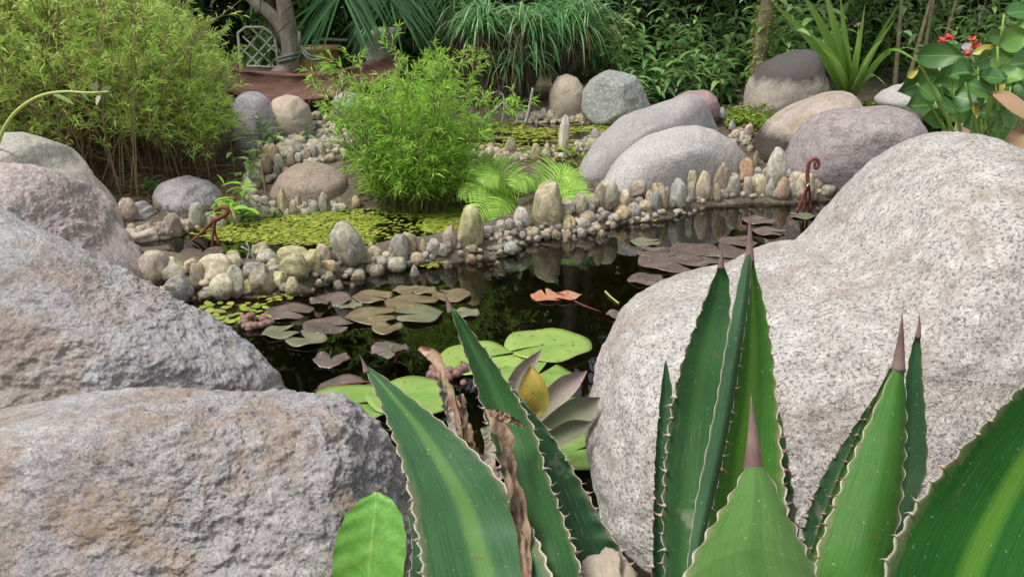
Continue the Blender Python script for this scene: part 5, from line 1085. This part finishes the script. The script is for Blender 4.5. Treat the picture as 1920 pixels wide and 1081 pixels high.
ornament('red brown hooked metal ornament standing by the upright pebble row', [(1515, 352), (1514, 325), (1517, 306), (1525, 298), (1533, 300), (1535, 310), (1530, 316), (1527, 309), (1530, 303)], [[(1513, 350), (1502, 378), (1488, 410)], [(1514, 350), (1509, 378), (1506, 408)], [(1517, 350), (1519, 376), (1521, 402)]], 3.68, True)
ornament('dark red hooked metal ornament standing in the duckweed pool', [(402, 413), (412, 408), (424, 401), (428, 396), (424, 390), (414, 389), (403, 396)], [[(405, 410), (400, 432), (397, 472)], [(405, 410), (402, 430), (411, 460)], [(403, 412), (382, 433), (360, 452)], [(403, 411), (378, 436), (345, 464)]], 3.02)

# ------------------------------------------------------------------ arching vine stem and weeds on the left
b = PY(-60, 275, 2.9); b.z = gz(b.x, b.y); root = empty('vine_shoot', b, 'yellow green vine shoot arching over the buff boulder with leaves at its tip', 'vine')
P = catmull([b[:], PY(-30, 360, 2.9)[:]]+[PY(a, c_, 2.9-.1*i/6)[:] for i, (a, c_) in enumerate([(-10, 290), (8, 240), (35, 205), (75, 180), (120, 172), (165, 174), (205, 172)])], 40); V, F = tube(P, np.linspace(.008, .003, 40), 8)
ob('stem', mk_mesh('stem', local(V, root), F), M['vine'], root)
for (a, c_), (a2, c2), wd in [((175, 172), (182, 150), .010), ((190, 173), (208, 160), .010), ((185, 173), (180, 196), .010), ((200, 172), (212, 182), .008), ((100, 178), (140, 192), .010), ((150, 174), (168, 188), .009), ((78, 182), (82, 196), .006)]:
    s, e = np.array(PY(a, c_, 2.82)), np.array(PY(a2, c2, 2.78)); l = np.linalg.norm(e-s)
    V, F, rr, uv = strips(s[None], (e-s)[None], np.array([l]), wd, 6, .2, lance, .3, unit(np.cross(e-s, np.array([0, 1., .3])))[None], None, 3); ob('leaf', mk_mesh('leaf', local(V, root), F, True, rr, uv), M['airplant'] if a > 170 else M['lance_pale'], root)
for px, py, Y, h, n_, lab, mt in [(122, 282, 2.95, .10, 4, 'little green weed sprouting behind the buff boulder', 'lance_pale'), (455, 345, 3.85, .30, 6, 'leafy weed standing in front of the tall lavender boulder', 'lance_pale'), (500, 300, 4.2, .16, 5, 'broad leaved weed among the bank pebbles', 'lance_pale'), (275, 375, 3.6, .12, 6, 'dark green weed at the foot of the bamboo thicket', 'lance'), (440, 415, 3.4, .16, 12, 'grassy weed in front of the lavender grey boulder', 'bamboo_bright'), (505, 405, 3.48, .07, 5, 'little round leaved weed at the duckweed pool edge', 'lance_pale'), (720, 395, 3.62, .06, 7, 'round leaved weed below the bamboo bush', 'lance_pale'), (1480, 215, 5.0, .06, 7, 'small bright weed behind the tan boulder', 'cover'), (1650, 200, 4.6, .07, 8, 'bright green weed beside the pale grey rock', 'lance_pale'), (560, 250, 4.4, .10, 6, 'green weed among the upper bank pebbles', 'lance_pale'), (1200, 185, 5.6, .14, 8, 'rosette of bright leaves right of the angular rock', 'lance'), (640, 235, 4.5, .12, 8, 'grassy weed by the small round grey boulder', 'bamboo_bright')]:
    q_ = PY(px, py, Y); q_.z = gz(q_.x, q_.y); r = empty('weed', q_, lab, 'weed'); leafy(r, n_, h, .7, min(.09, h*.6), .16, mt, per=5, g=.8, r=.0022, w0=.02)
# dry cane sticking up in front of the brown boulder
V, F = tube(catmull([PY(503, 408, 3.6)[:], PY(498, 360, 3.62)[:], PY(488, 300, 3.66)[:]], 10), .005, 6); c0 = V[0].copy(); tag(ob('bare_twig', mk_mesh('bare_twig', V-c0, F), M['cane'], loc=c0), 'straight dry cane standing left of the brown boulder', 'twig')
for pts in ([(460, 495), (468, 470), (462, 455)], [(480, 492), (468, 472), (452, 462)]):
    V, F = tube(catmull([PY(a, c_, 2.88)[:] for a, c_ in pts], 8), .0035, 6); c0 = V[0].copy(); tag(ob('bare_twig', mk_mesh('bare_twig', V-c0, F), M['urn'], loc=c0), 'short grey twig sticking out among the ridge stones', 'twig', 'twigs among the ridge stones')

def litter(label, px0, px1, Y0, Y1, n, mat='dry_strap', L=.07):
    B = []
    for _ in range(n):
        p = at(random.uniform(px0, px1), random.uniform(Y0, Y1)); B.append((p.x, p.y, p.z+.006+.03*random.random()**2))
    B = np.array(B); a = RNG.random(n)*6.28; D = np.stack([np.cos(a), np.sin(a), RNG.normal(.05, .15, n)], 1)
    V, F, rr, uv = strips(B, D, L*RNG.uniform(.4, 1.2, n), .0022, 4, .3, blade); tag(ob('leaf_litter', mk_mesh('leaf_litter', V, F, True, rr), M[mat]), label, None, None, 'stuff')
litter('dry brown straw at the foot of the bamboo thicket', 60, 470, 3.35, 4.2, 5200)
litter('dead leaves on the soil of the bank behind the pebbles', 600, 1250, 3.7, 4.4, 1500, L=.05)
def litter_xy(label, x0, x1, y0, y1, n):
    B = np.array([(x, y, gz(x, y)+.008+.02*random.random()) for x, y in ((random.uniform(x0, x1), random.uniform(y0, y1)) for _ in range(n))]); a = RNG.random(n)*6.28; D = np.stack([np.cos(a), np.sin(a), RNG.normal(.05, .15, n)], 1)
    V, F, rr, uv = strips(B, D, .07*RNG.uniform(.4, 1.2, n), .006, 4, .3, lance); tag(ob('leaf_litter', mk_mesh('leaf_litter', V, F, True, rr), M['dry_strap']), label, None, None, 'stuff')
litter_xy('fallen brown leaves on the right bank', 1.5, 3.4, 1.6, 5.5, 1800)
litter('dead leaves on the soil behind the big boulders', 1300, 1750, 4.2, 5.6, 1500, L=.06)

# ------------------------------------------------------------------ agaves in the foreground
def agave_mat(name, g1, g2, stripe, samt=.8, wdt=.075, dust=.25):
    t = NT(name); uv = t.n('UVMap').outputs[0]; s = t.n('SeparateXYZ', Vector=uv).outputs; tc = t.n('TexCoord').outputs['Object']
    mp = t.n('Mapping', Vector=uv, Scale=(26, 1.6, 1)).outputs[0]; st = t.noise(mp, 3, 4, .6, .2)
    big = t.noise(tc, 11, 4, .6)
    c = t.mix(t.ramp(t.math('ADD', t.math('MULTIPLY', st, .6), t.math('MULTIPLY', big, .4)), .38, .62), g1, g2)
    u = t.math('ABSOLUTE', t.math('SUBTRACT', s[0], .5)); un = t.math('ADD', u, t.math('MULTIPLY', t.math('SUBTRACT', st, .5), .05))
    c = t.mix(t.math('MULTIPLY', t.ramp(un, wdt*.6, wdt*1.6, (1, 1, 1), (0, 0, 0)), samt), c, stripe)
    mp2 = t.n('Mapping', Vector=uv, Scale=(34, 3.5, 1)).outputs[0]; scr = t.ramp(t.noise(mp2, 2.2, 6, .75, .4), .58, .68)
    c = t.mix(t.math('MULTIPLY', t.math('MULTIPLY', scr, t.ramp(t.noise(tc, 9, 4, .6), .46, .62)), dust), c, (.46, .46, .36))
    c = t.mix(t.math('MULTIPLY', t.ramp(t.noise(tc, 7, 6, .7), .60, .70), dust*.6), c, (.40, .38, .32))
    c = t.mix(t.math('MULTIPLY', t.ramp(t.noise(tc, 260, 2, .5), .70, .74), .35), c, (.55, .58, .48))
    c = t.mix(t.math('MULTIPLY', t.ramp(t.noise(tc, 38, 3, .6, .5), .68, .73), .7), c, (.13, .085, .045))
    c = t.mix(t.math('MULTIPLY', t.ramp(t.math('ADD', u, t.math('MULTIPLY', t.noise(tc, 45, 4, .7), .16)), .49, .56), .55), c, (.20, .17, .10))
    c = t.mix(t.ramp(u, .478, .492), c, (.44, .39, .32))
    p = t.pbsdf(Base_Color=c, Roughness=t.ramp(big, .3, .7, (.36, .36, .36), (.52, .52, .52)), Specular_IOR_Level=.14, Normal=t.bump(st, .3, .003, t.bump(t.noise(tc, 90, 3), .12, .002)))
    tl = t.n('BsdfTranslucent', Color=t.mix(.4, c, (.2, .45, .04))).outputs[0]
    return t.done(t.n('MixShader', _0=.10, _1=p, _2=tl).outputs[0])
M['ag_blue'] = agave_mat('agave_blue_green', (0.027, 0.084, 0.033), (0.051, 0.131, 0.049), (0.109, 0.221, 0.052), .7, .07, .5)
M['ag_green'] = agave_mat('agave_green', (0.034, 0.117, 0.017), (0.061, 0.171, 0.026), (0.115, 0.249, 0.029), .6, .10, .35)
M['ag_dark'] = agave_mat('agave_dark', (0.021, 0.067, 0.030), (0.043, 0.104, 0.045), (0.043, 0.107, 0.041), .4, .07, 0.95)
M['ag_pale'] = agave_mat('agave_pale', (0.061, 0.144, 0.032), (0.091, 0.185, 0.046), (0.037, 0.101, 0.017), .45, .05, .25)
M['ag_under'] = agave_mat('agave_underside', (0.037, 0.120, 0.017), (0.061, 0.171, 0.029), (0.037, 0.127, 0.020), .4, .12, .25)
M['ag_plain'] = agave_mat('agave_plain', (0.026, 0.084, 0.030), (0.051, 0.134, 0.043), (0.061, 0.148, 0.043), .5, .09, 0.95)
M['ag_deep'] = agave_mat('agave_deep', (0.012, 0.077, 0.012), (0.024, 0.117, 0.017), (0.098, 0.235, 0.026), .75, .055, .25)
M['spine'] = plain_mat('purple_brown_spine', (.15, .085, .085), (.27, .19, .17), .5, 30, .1)
M['tooth'] = plain_mat('pale_tooth', (.50, .44, .37), (.26, .14, .10), .5, 40, .1)
M['tooth_red'] = plain_mat('red_brown_tooth', (.22, .10, .075), (.33, .20, .15), .5, 40, .1)
def tooth_mesh():
    P = np.array([(0, 0, 0), (.35, 0, .02), (.7, 0, .14), (1.0, 0, .36)]); V, F = tube(catmull(P, 7), np.array([.75, .50, .30, .18, .10, .055, .015]), 6, True, .35)
    V[:, 2] *= 1.0; return mk_mesh('tooth', V, F)
TOOTH = {k: tooth_mesh() for k in ('tooth', 'tooth_red')}
for k, me in TOOTH.items(): me.materials.append(M[k])
def agave_leaf(root, base, rws, mat, cup=.22, thick=.006, tl=.012, tooth='tooth', spine=None, sides=(1, 1), gap=.017, nrow=110, folds=None, wavy=.0, name='leaf'):
    """rws from base to tip: (left px, left py, right px, right py, Y) ; cup>0 hollow side towards the camera"""
    Lp = [np.array(base)+np.array([-.035, 0, 0])]; Rp = [np.array(base)+np.array([.035, 0, 0])]; Kp = []
    for r in rws:
        dy = r[5] if len(r) > 5 else 0
        Lp.append(np.array(PY(r[0], r[1], r[4]-dy))); Rp.append(np.array(PY(r[2], r[3], r[4]+dy)))
    Lc, Rc = catmull(Lp, nrow), catmull(Rp, nrow); m = 17; us = .5+.5*np.sign(np.linspace(-1, 1, m))*np.abs(np.linspace(-1, 1, m))**.7
    C = (Lc+Rc)/2; T = unit(np.gradient(C, axis=0)); A = Rc-Lc; Wd = np.linalg.norm(A, axis=1); N = unit(np.cross(T, A)); 
    N *= np.sign(N[:, 1:2].mean()+1e-9)          # pointing away from the camera
    lob = []
    for E_ in (Lc, Rc):          # scalloped margin, one lobe per tooth
        s_ = np.concatenate([[0], np.cumsum(np.linalg.norm(np.diff(E_, axis=0), axis=1))]); ph_ = random.random()*6
        lob.append(.0020*np.cos(s_/gap*6.283*.8+1.3*np.sin(s_*40+ph_)+ph_)*np.clip(Wd/.05, 0, 1))
    front, back = [], []
    for i in range(nrow):
        wv = wavy*math.sin(i*.9)*Wd[i]
        f = 1-(2*us-1)**2
        sh = 1-np.abs(2*us-1)**1.3
        P = Lc[i]+us[:, None]*A[i]+N[i]*(cup*Wd[i]*(.5*f+.5*sh)+wv*np.abs(2*us-1)**4)[:, None]
        P = P+unit(A[i])*(np.where(us < .5, -lob[0][i], lob[1][i])*np.abs(2*us-1)**7)[:, None]
        th = (thick*np.clip(Wd[i]/.06, .25, 1)*(1-np.abs(2*us-1)**3))[:, None]
        front.append(P-N[i]*th*.3); back.append(P+N[i]*th)
    V = np.vstack([np.array(front).reshape(-1, 3), np.array(back).reshape(-1, 3)]); h = nrow*m
    i, j = np.meshgrid(np.arange(nrow-1), np.arange(m-1), indexing='ij'); q = (i*m+j).ravel()
    F = np.vstack([np.stack([q, q+1, q+m+1, q+m], 1), np.stack([q, q+m, q+m+1, q+1], 1)+h])
    e1 = np.arange(nrow-1)*m; e2 = e1+m-1; F = np.vstack([F, np.stack([e1, e1+m, e1+m+h, e1+h], 1), np.stack([e2, e2+h, e2+m+h, e2+m], 1)])
    uvs = np.stack([np.tile(us, nrow), np.repeat(np.linspace(0, 1, nrow), m)], 1); uvs = np.vstack([uvs, uvs])
    lf = ob(name, mk_mesh(name, local(V, root), F, True, None, uvs), mat, root)
    # teeth
    for sd, E, sgn in ((0, Lc, -1), (1, Rc, 1)):
        if not sides[sd]: continue
        s = np.concatenate([[0], np.cumsum(np.linalg.norm(np.diff(E, axis=0), axis=1))]); d = s[-1]*.22
        while d < s[-1]*.93:
            k = min(np.searchsorted(s, d), nrow-2); out = unit(A[k]*sgn); p = E[k]+out*(lob[sd][k]-.0008)
            x_ = unit(out+T[k]*random.uniform(-.3, .25)+RNG.normal(0, .1, 3)); z_ = unit(T[k]*random.choice([1, 1, -1])-x_*np.dot(T[k], x_)); y_ = np.cross(z_, x_)
            sc = tl*random.uniform(.45, .95)*min(1, .45+1.3*(1-d/s[-1]))
            Mt = Matrix(((x_[0]*sc, y_[0]*sc, z_[0]*sc, p[0]-root.location.x), (x_[1]*sc, y_[1]*sc, z_[1]*sc, p[1]-root.location.y), (x_[2]*sc, y_[2]*sc, z_[2]*sc, p[2]-root.location.z), (0, 0, 0, 1)))
            o = bpy.data.objects.new('tooth', TOOTH[tooth]); COL.objects.link(o); o.parent = lf; o.matrix_local = Mt
            d += gap*random.uniform(.7, 1.35)
    if spine:
        a, b2, Ys, r0 = spine; P = catmull([PY(*a, Ys)[:], PY((a[0]+b2[0])/2+1, (a[1]+b2[1])/2, Ys)[:], PY(*b2, Ys)[:]], 14)
        V, F = tube(P, r0*np.array([1-(k/13)**.8*.97 for k in range(14)]), 9); ob('spine', mk_mesh('spine', local(V, root), F), M['spine'], lf)
    return lf
# left agave
bl = Vector((-.02, .80, gz(-.02, .80)-.01)); root = empty('agave', bl, 'blue green agave with pale striped toothed leaves in front of the lily pool', 'agave', 'spiny agaves in the foreground')
B_ = (bl.x, bl.y, bl.z)
agave_leaf(root, B_, [(1015, 1250, 1215, 1250, .90), (1015, 1081, 1180, 1066, .93), (1000, 980, 1132, 978, .96), (985, 880, 1080, 888, .99), (972, 800, 1028, 806, 1.01), (962, 750, 985, 756, 1.02), (956, 722, 960, 722, 1.03)], M['ag_dark'], .10, tl=.014, sides=(0, 1), wavy=.05)
agave_leaf(root, B_, [(985, 1250, 1110, 1250, .76), (985, 1081, 1092, 1081, .82), (965, 980, 1058, 975, .87), (938, 880, 1022, 875, .91), (912, 790, 998, 795, .95), (886, 705, 945, 705, .98), (862, 635, 893, 632, 1.0), (848, 590, 861, 588, 1.01), (843, 575, 847, 575, 1.02)], M['ag_plain'], .45, tl=.012, sides=(1, 1), spine=((845, 584), (829, 540), 1.02, .0045))
agave_leaf(root, B_, [(800, 1250, 1080, 1250, .72), (792, 1081, 1035, 1081, .80), (777, 980, 995, 985, .86), (760, 895, 932, 892, .90), (735, 815, 858, 815, .94), (708, 745, 775, 748, .97), (692, 708, 720, 706, .99), (683, 688, 690, 687, 1.0)], M['ag_blue'], .16, tl=.009, sides=(1, 0), spine=((687, 696), (674, 664), .998, .0042), thick=.009)
agave_leaf(root, B_, [(750, 1250, 860, 1250, .78), (768, 1081, 826, 1081, .82), (772, 1020, 805, 1020, .85), (767, 975, 778, 975, .87), (765, 962, 767, 962, .875)], M['ag_dark'], .15, tl=.008)
# withered leaf hanging down the middle
def ribbon(root, pts, wds, Y, mat, name, twist=.0, rough=.004):
    P = catmull([PY(a, b2, y)[:] for (a, b2), y in zip(pts, Y)], 34); T = unit(np.gradient(P, axis=0)); W = np.interp(np.linspace(0, 1, 34), np.linspace(0, 1, len(wds)), wds); V = []
    for i in range(34):
        S = unit(np.cross(T[i], np.array([math.sin(twist*i), -1, .2]))); N = np.cross(S, T[i])
        for u in np.linspace(-1, 1, 7): V.append(P[i]+S*u*W[i]+N*W[i]*.5*(u*u)+N*rough*noise.noise(Vector((i*.5, u*2, W[0]*100)))*1.5)
    V = np.array(V); i, j = np.meshgrid(np.arange(33), np.arange(6), indexing='ij'); q = (i*7+j).ravel(); F = np.stack([q, q+1, q+8, q+7], 1)
    V2 = np.vstack([V, V+np.array([0, .0025, 0])]); F = np.vstack([F, F[:, ::-1]+len(V)])
    return ob(name, mk_mesh(name, local(V2, root), F, True, np.full(len(V2), .5), np.tile(np.stack([np.tile(np.linspace(0, 1, 7), 34), np.repeat(np.linspace(0, 1, 34), 7)], 1), (2, 1))), mat, root)
M['dry'] = plain_mat('withered_brown', (.13, .08, .05), (.36, .26, .17), .9, 75, .9, stretch=(1, 1, .12))
M['dry_orange'] = plain_mat('withered_orange', (.26, .12, .06), (.48, .36, .25), .75, 50, .7, stretch=(1, 1, .15))
ribbon(root, [(917, 768), (935, 800), (950, 860), (962, 930), (978, 1000), (990, 1081), (1000, 1200)], [.004, .011, .012, .010, .008, .006, .006], [.925, .905, .885, .86, .845, .80, .74], M['dry'], 'withered_leaf', .12, .008)
ribbon(root, [(925, 772), (955, 785), (985, 800)], [.004, .004, .0015], [.915, .91, .91], M['dry'], 'withered_leaf')
# right agave
br = Vector((.21, .64, gz(.21, .64)-.01)); root = empty('agave', br, 'bright green agave with upright leaves and brown spines in front of the white granite', 'agave', 'spiny agaves in the foreground')
B_ = (br.x, br.y, br.z)
agave_leaf(root, B_, [(1205, 1250, 1270, 1250, .84), (1222, 1081, 1262, 1081, .88), (1224, 980, 1254, 980, .90), (1228, 860, 1252, 860, .92), (1236, 760, 1262, 755, .94), (1243, 700, 1254, 695, .95), (1247, 676, 1249, 676, .955)], M['ag_dark'], .3, tl=.013)
agave_leaf(root, B_, [(1225, 1250, 1330, 1250, .78), (1243, 1081, 1330, 1081, .84), (1241, 980, 1335, 980, .87), (1246, 870, 1345, 870, .90), (1258, 770, 1352, 770, .92), (1278, 680, 1362, 680, .935), (1308, 595, 1370, 600, .95), (1336, 525, 1368, 530, .955), (1348, 495, 1357, 495, .957)], M['ag_plain'], .2, tl=.011, sides=(1, 0), spine=((1352, 502), (1352, 455), .956, .0042))
agave_leaf(root, B_, [(1380, 1250, 1500, 1250, .80), (1400, 1081, 1500, 1081, .84), (1415, 960, 1492, 955, .87), (1428, 860, 1478, 858, .89), (1438, 785, 1466, 785, .91), (1447, 725, 1452, 725, .93)], M['ag_dark'], .15, tl=.014)
agave_leaf(root, B_, [(1290, 1250, 1510, 1250, .72), (1305, 1081, 1492, 1081, .76), (1318, 960, 1478, 960, .795), (1342, 850, 1466, 850, .82), (1368, 750, 1458, 750, .84), (1385, 660, 1449, 660, .855), (1396, 570, 1434, 570, .87), (1402, 510, 1418, 510, .88), (1405, 475, 1409, 475, .885)], M['ag_green'], .32, tl=.010, tooth='tooth_red', sides=(0, 1), spine=((1405, 492), (1405, 398), .885, .0058))
agave_leaf(root, B_, [(1270, 1250, 1310, 1250, .69), (1288, 1060, 1312, 1060, .735), (1303, 950, 1336, 950, .77), (1323, 850, 1358, 850, .795), (1345, 740, 1378, 740, .815), (1362, 640, 1393, 640, .83), (1377, 560, 1404, 560, .85), (1391, 500, 1408, 500, .87), (1400, 478, 1407, 478, .88)], M['ag_dark'], -.35, tl=.010, tooth='tooth_red', sides=(0, 1), name='folded_margin')
agave_leaf(root, B_, [(1470, 1250, 1590, 1250, .73), (1498, 1081, 1580, 1081, .78), (1508, 980, 1572, 980, .82), (1540, 895, 1602, 890, .85), (1590, 815, 1634, 815, .88), (1640, 742, 1652, 742, .9)], M['ag_dark'], .15, tl=.013, sides=(1, 0), wavy=.05)
agave_leaf(root, B_, [(1600, 1250, 1720, 1250, .72), (1640, 1081, 1705, 1081, .78), (1660, 1000, 1704, 985, .81), (1678, 900, 1738, 885, .84), (1690, 800, 1738, 795, .86), (1697, 720, 1732, 720, .87), (1707, 660, 1728, 655, .88), (1718, 625, 1724, 622, .883)], M['ag_dark'], .2, tl=.011, sides=(0, 1), spine=((1721, 632), (1724, 585), .883, .0035))
agave_leaf(root, B_, [(1480, 1250, 1640, 1250, .60), (1520, 1081, 1668, 1081, .68), (1545, 990, 1684, 990, .715), (1580, 900, 1694, 900, .745), (1615, 820, 1699, 820, .77), (1645, 755, 1699, 755, .785), (1668, 705, 1696, 705, .795), (1680, 680, 1692, 680, .80)], M['ag_under'], -.22, tl=.008, tooth='tooth_red', sides=(1, 0), spine=((1684, 694), (1692, 586), .80, .0075), thick=.010)
agave_leaf(root, B_, [(1470, 1250, 1560, 1250, .62), (1506, 1081, 1535, 1081, .695), (1530, 1000, 1562, 1000, .725), (1566, 905, 1594, 905, .755), (1606, 815, 1628, 815, .78), (1640, 745, 1656, 745, .795), (1668, 690, 1676, 690, .803)], M['ag_pale'], .3, tl=.009, tooth='tooth_red', sides=(1, 1), name='folded_margin')
agave_leaf(root, B_, [(1590, 1300, 2000, 1330, .58), (1652, 1085, 2010, 1170, .62), (1692, 985, 2035, 1070, .645), (1762, 885, 2060, 975, .67), (1835, 805, 2080, 880, .69), (1920, 718, 2095, 790, .71), (2000, 650, 2100, 700, .73), (2090, 600, 2098, 602, .75)], M['ag_deep'], .14, tl=.010, sides=(1, 0), spine=((2090, 606), (2130, 560), .75, .006), thick=.010)
agave_leaf(root, B_, [(1255, 1250, 1600, 1250, .50), (1283, 1085, 1538, 1085, .585), (1308, 1028, 1510, 1028, .615), (1342, 972, 1482, 970, .64), (1372, 922, 1458, 920, .66), (1392, 885, 1438, 883, .672), (1402, 868, 1424, 866, .678)], M['ag_pale'], -.24, tl=.004, tooth='tooth_red', sides=(0, 0), spine=((1413, 884), (1408, 742), .678, .0098), thick=.012)

# ------------------------------------------------------------------ bromeliad at the water's edge, dry leaves, broad wrinkled leaf
def brom_mat(name, a, b2, edge):
    t = NT(name); uv = t.n('UVMap').outputs[0]; s = t.n('SeparateXYZ', Vector=uv).outputs; mp = t.n('Mapping', Vector=uv, Scale=(18, 1.5, 1)).outputs[0]
    st = t.noise(mp, 2.5, 6, .75); c = t.mix(t.ramp(t.math('ADD', t.math('MULTIPLY', s[1], .6), t.math('MULTIPLY', st, .4)), .25, .75), a, b2)
    c = t.mix(t.ramp(t.math('ABSOLUTE', t.math('SUBTRACT', s[0], .5)), .42, .5), c, edge)
    c = t.mix(t.math('MULTIPLY', t.ramp(st, .48, .62), .45), c, (.16, .17, .09)); c = t.mix(t.ramp(t.noise(t.n('TexCoord').outputs['Object'], 70, 4, .7), .62, .68), c, (.22, .14, .08))
    return t.done(t.pbsdf(Base_Color=c, Roughness=.55, Normal=t.bump(st, .5, .004)))
M['brom'] = brom_mat('bromeliad_pink', (.25, .28, .15), (.40, .28, .29), (.46, .38, .35)); M['brom_g'] = brom_mat('bromeliad_grey', (.18, .26, .09), (.27, .27, .20), (.33, .31, .23))
bb = PZ(965, 880, .02); root = empty('bromeliad', bb, 'pale pinkish bromeliad at the water edge behind the agave', 'bromeliad')
for tip, w0, Y, mt, mid in [((1015, 655), .016, 1.48, 'brom', (960, 740)), ((1100, 695), .020, 1.46, 'brom', (1030, 755)), ((1125, 745), .026, 1.40, 'brom_g', (1050, 795)), ((1110, 790), .018, 1.36, 'brom_g', (1045, 820)), ((905, 700), .013, 1.44, 'brom', (925, 780))]:
    s = np.array(bb); e = np.array(PY(*tip, Y)); md = np.array(PY(*mid, (Y+bb.y)/2+.02)); P = catmull([s, md, e], 26); T = unit(np.gradient(P, axis=0)); t = np.linspace(0, 1, 26); V = []
    for i in range(26):
        S = unit(np.cross(T[i], np.array([.1, -1, .5]))); N = np.cross(S, T[i]); wv = w0*min(1, .6+1.5*t[i])*(1 if t[i] < .7 else max(.06, 1-((t[i]-.7)/.3)**1.7))
        for u in np.linspace(-1, 1, 7): V.append(P[i]+S*u*wv-N*wv*.45*(1-u*u))
    V = np.array(V); i, j = np.meshgrid(np.arange(25), np.arange(6), indexing='ij'); q = (i*7+j).ravel(); F = np.stack([q, q+1, q+8, q+7], 1)
    uv = np.stack([np.tile(np.linspace(0, 1, 7), 26), np.repeat(t, 7)], 1)
    ob('leaf', mk_mesh('leaf', local(V, root), F, True, None, uv), M[mt], root)
ribbon(root, [(786, 652), (812, 668), (828, 710), (845, 770), (870, 850), (930, 900)], [.004, .011, .010, .011, .010, .008], [1.45, 1.44, 1.42, 1.40, 1.36, 1.32], M['dry_orange'], 'withered_leaf', .06)
ribbon(root, [(862, 740), (868, 780), (882, 820), (900, 860), (940, 900)], [.007, .009, .008, .007, .006], [1.38, 1.37, 1.35, 1.33, 1.3], M['dry'], 'withered_leaf', .2, .008)
ribbon(root, [(826, 715), (835, 760), (850, 800), (880, 860)], [.007, .008, .006, .005], [1.37, 1.36, 1.34, 1.31], M['brom'], 'withered_leaf', .15, .008)
ribbon(root, [(912, 800), (920, 830), (918, 870), (935, 900)], [.010, .010, .010, .008], [1.34, 1.33, 1.31, 1.3], M['brom'], 'leaf', .0)
def spot_leaf():
    t = NT('yellow_brown_leaf'); tc = t.n('TexCoord').outputs['Object']; a = t.noise(tc, 22, 4, .6)
    c = t.mix(t.ramp(a, .36, .62), (.20, .24, .04), (.45, .29, .05)); c = t.mix(t.ramp(t.noise(tc, 14, 3), .58, .68), c, (.30, .12, .03)); c = t.mix(t.ramp(t.noise(tc, 220, 2), .68, .72), c, (.08, .04, .02))
    return t.done(t.pbsdf(Base_Color=c, Roughness=.42, Normal=t.bump(a, .2, .003)))
r2 = empty('oval_leaf_plant', PZ(1000, 840, .02), 'single yellow brown oval leaf standing among the bromeliad leaves', 'plant')
disc_leaf(r2, 999, 737, 112, 64, 1.34, spot_leaf(), -93, .5, yaw=.1, curl=.12, tilt=-.1, stem_to=PZ(1000, 840, .02))
# broad wrinkled leaf bottom left of the agave
def wrinkled():
    t = NT('wrinkled_leaf'); uv = t.n('UVMap').outputs[0]; s = t.n('SeparateXYZ', Vector=uv).outputs
    u = t.math('ABSOLUTE', t.math('SUBTRACT', s[0], .5)); vein = t.math('ABSOLUTE', t.math('SINE', t.math('MULTIPLY', t.math('SUBTRACT', s[1], t.math('MULTIPLY', u, .55)), 22.)))
    vm = t.ramp(vein, .0, .07, (1, 1, 1), (0, 0, 0)); mid = t.ramp(u, .008, .024, (1, 1, 1), (0, 0, 0)); tc = t.n('TexCoord').outputs['Object']; nz_ = t.noise(tc, 60, 5, .6)
    net = t.n('TexVoronoi', {'feature': 'DISTANCE_TO_EDGE'}, Vector=tc, Scale=95.0).outputs[0]; nm = t.ramp(net, .0, .10, (1, 1, 1), (0, 0, 0))
    c = t.mix(t.ramp(nz_, .35, .65), (.085, .27, .035), (.16, .37, .055)); c = t.mix(t.math('MULTIPLY', t.math('MAXIMUM', vm, mid), .5), c, (.30, .48, .12)); c = t.mix(t.math('MULTIPLY', nm, .3), c, (.06, .20, .03))
    p = t.pbsdf(Base_Color=c, Roughness=.45, Normal=t.bump(t.math('MAXIMUM', vm, mid), -.7, .004, t.bump(nm, -.6, .002, t.bump(nz_, .4, .004))))
    tl = t.n('BsdfTranslucent', Color=(.25, .5, .06)).outputs[0]; return t.done(t.n('MixShader', _0=.12, _1=p, _2=tl).outputs[0])
b3 = PY(690, 1190, .82); b3.z = gz(b3.x, b3.y); root = empty('broad_leaf_plant', b3, 'broad bright green wrinkled leaf between the grey granite and the agave', 'plant')
Pc = catmull([PY(a, b2, .90+.012*i)[:] for i, (a, b2) in enumerate([(690, 1165), (690, 1110), (693, 1050), (698, 1000), (703, 955), (706, 922)])], 26); V = []
for i in range(26):
    t_ = i/25; Wc_ = .0440*max(.02, math.sin(math.pi*t_**.9))**.5
    for u in np.linspace(-1, 1, 15): V.append(Pc[i]+np.array([u*Wc_*(1+.02*math.sin(i*1.7)), -.22*Wc_*u*u+.0010*math.sin(i*1.5+abs(u)*4), .0]))
V = np.array(V); i, j = np.meshgrid(np.arange(25), np.arange(14), indexing='ij'); q = (i*15+j).ravel(); F = np.stack([q, q+1, q+16, q+15], 1)
ob('leaf', mk_mesh('leaf', local(V, root), F, True, None, np.stack([np.tile(np.linspace(0, 1, 15), 26), np.repeat(np.linspace(0, 1, 26), 15)], 1)), wrinkled(), root)
Vt, Ft = tube(catmull([b3[:], PY(690, 1200, .87)[:], Pc[0]], 8), .004, 6); ob('stalk', mk_mesh('stalk', local(Vt, root), Ft, True), M['vine'], root)
# clod of dry soil beside the agave
boulder('clod of pale dry soil at the foot of the left agave', [(1085, 1081), (1110, 1045), (1140, 1025), (1170, 1040), (1200, 1081), (1190, 1150), (1100, 1150)], .87, .05, plain_mat('dry_soil', (.30, .24, .18), (.42, .36, .29), .95, 40, .6), 4, .8, .01, 20, .003, name='stone')
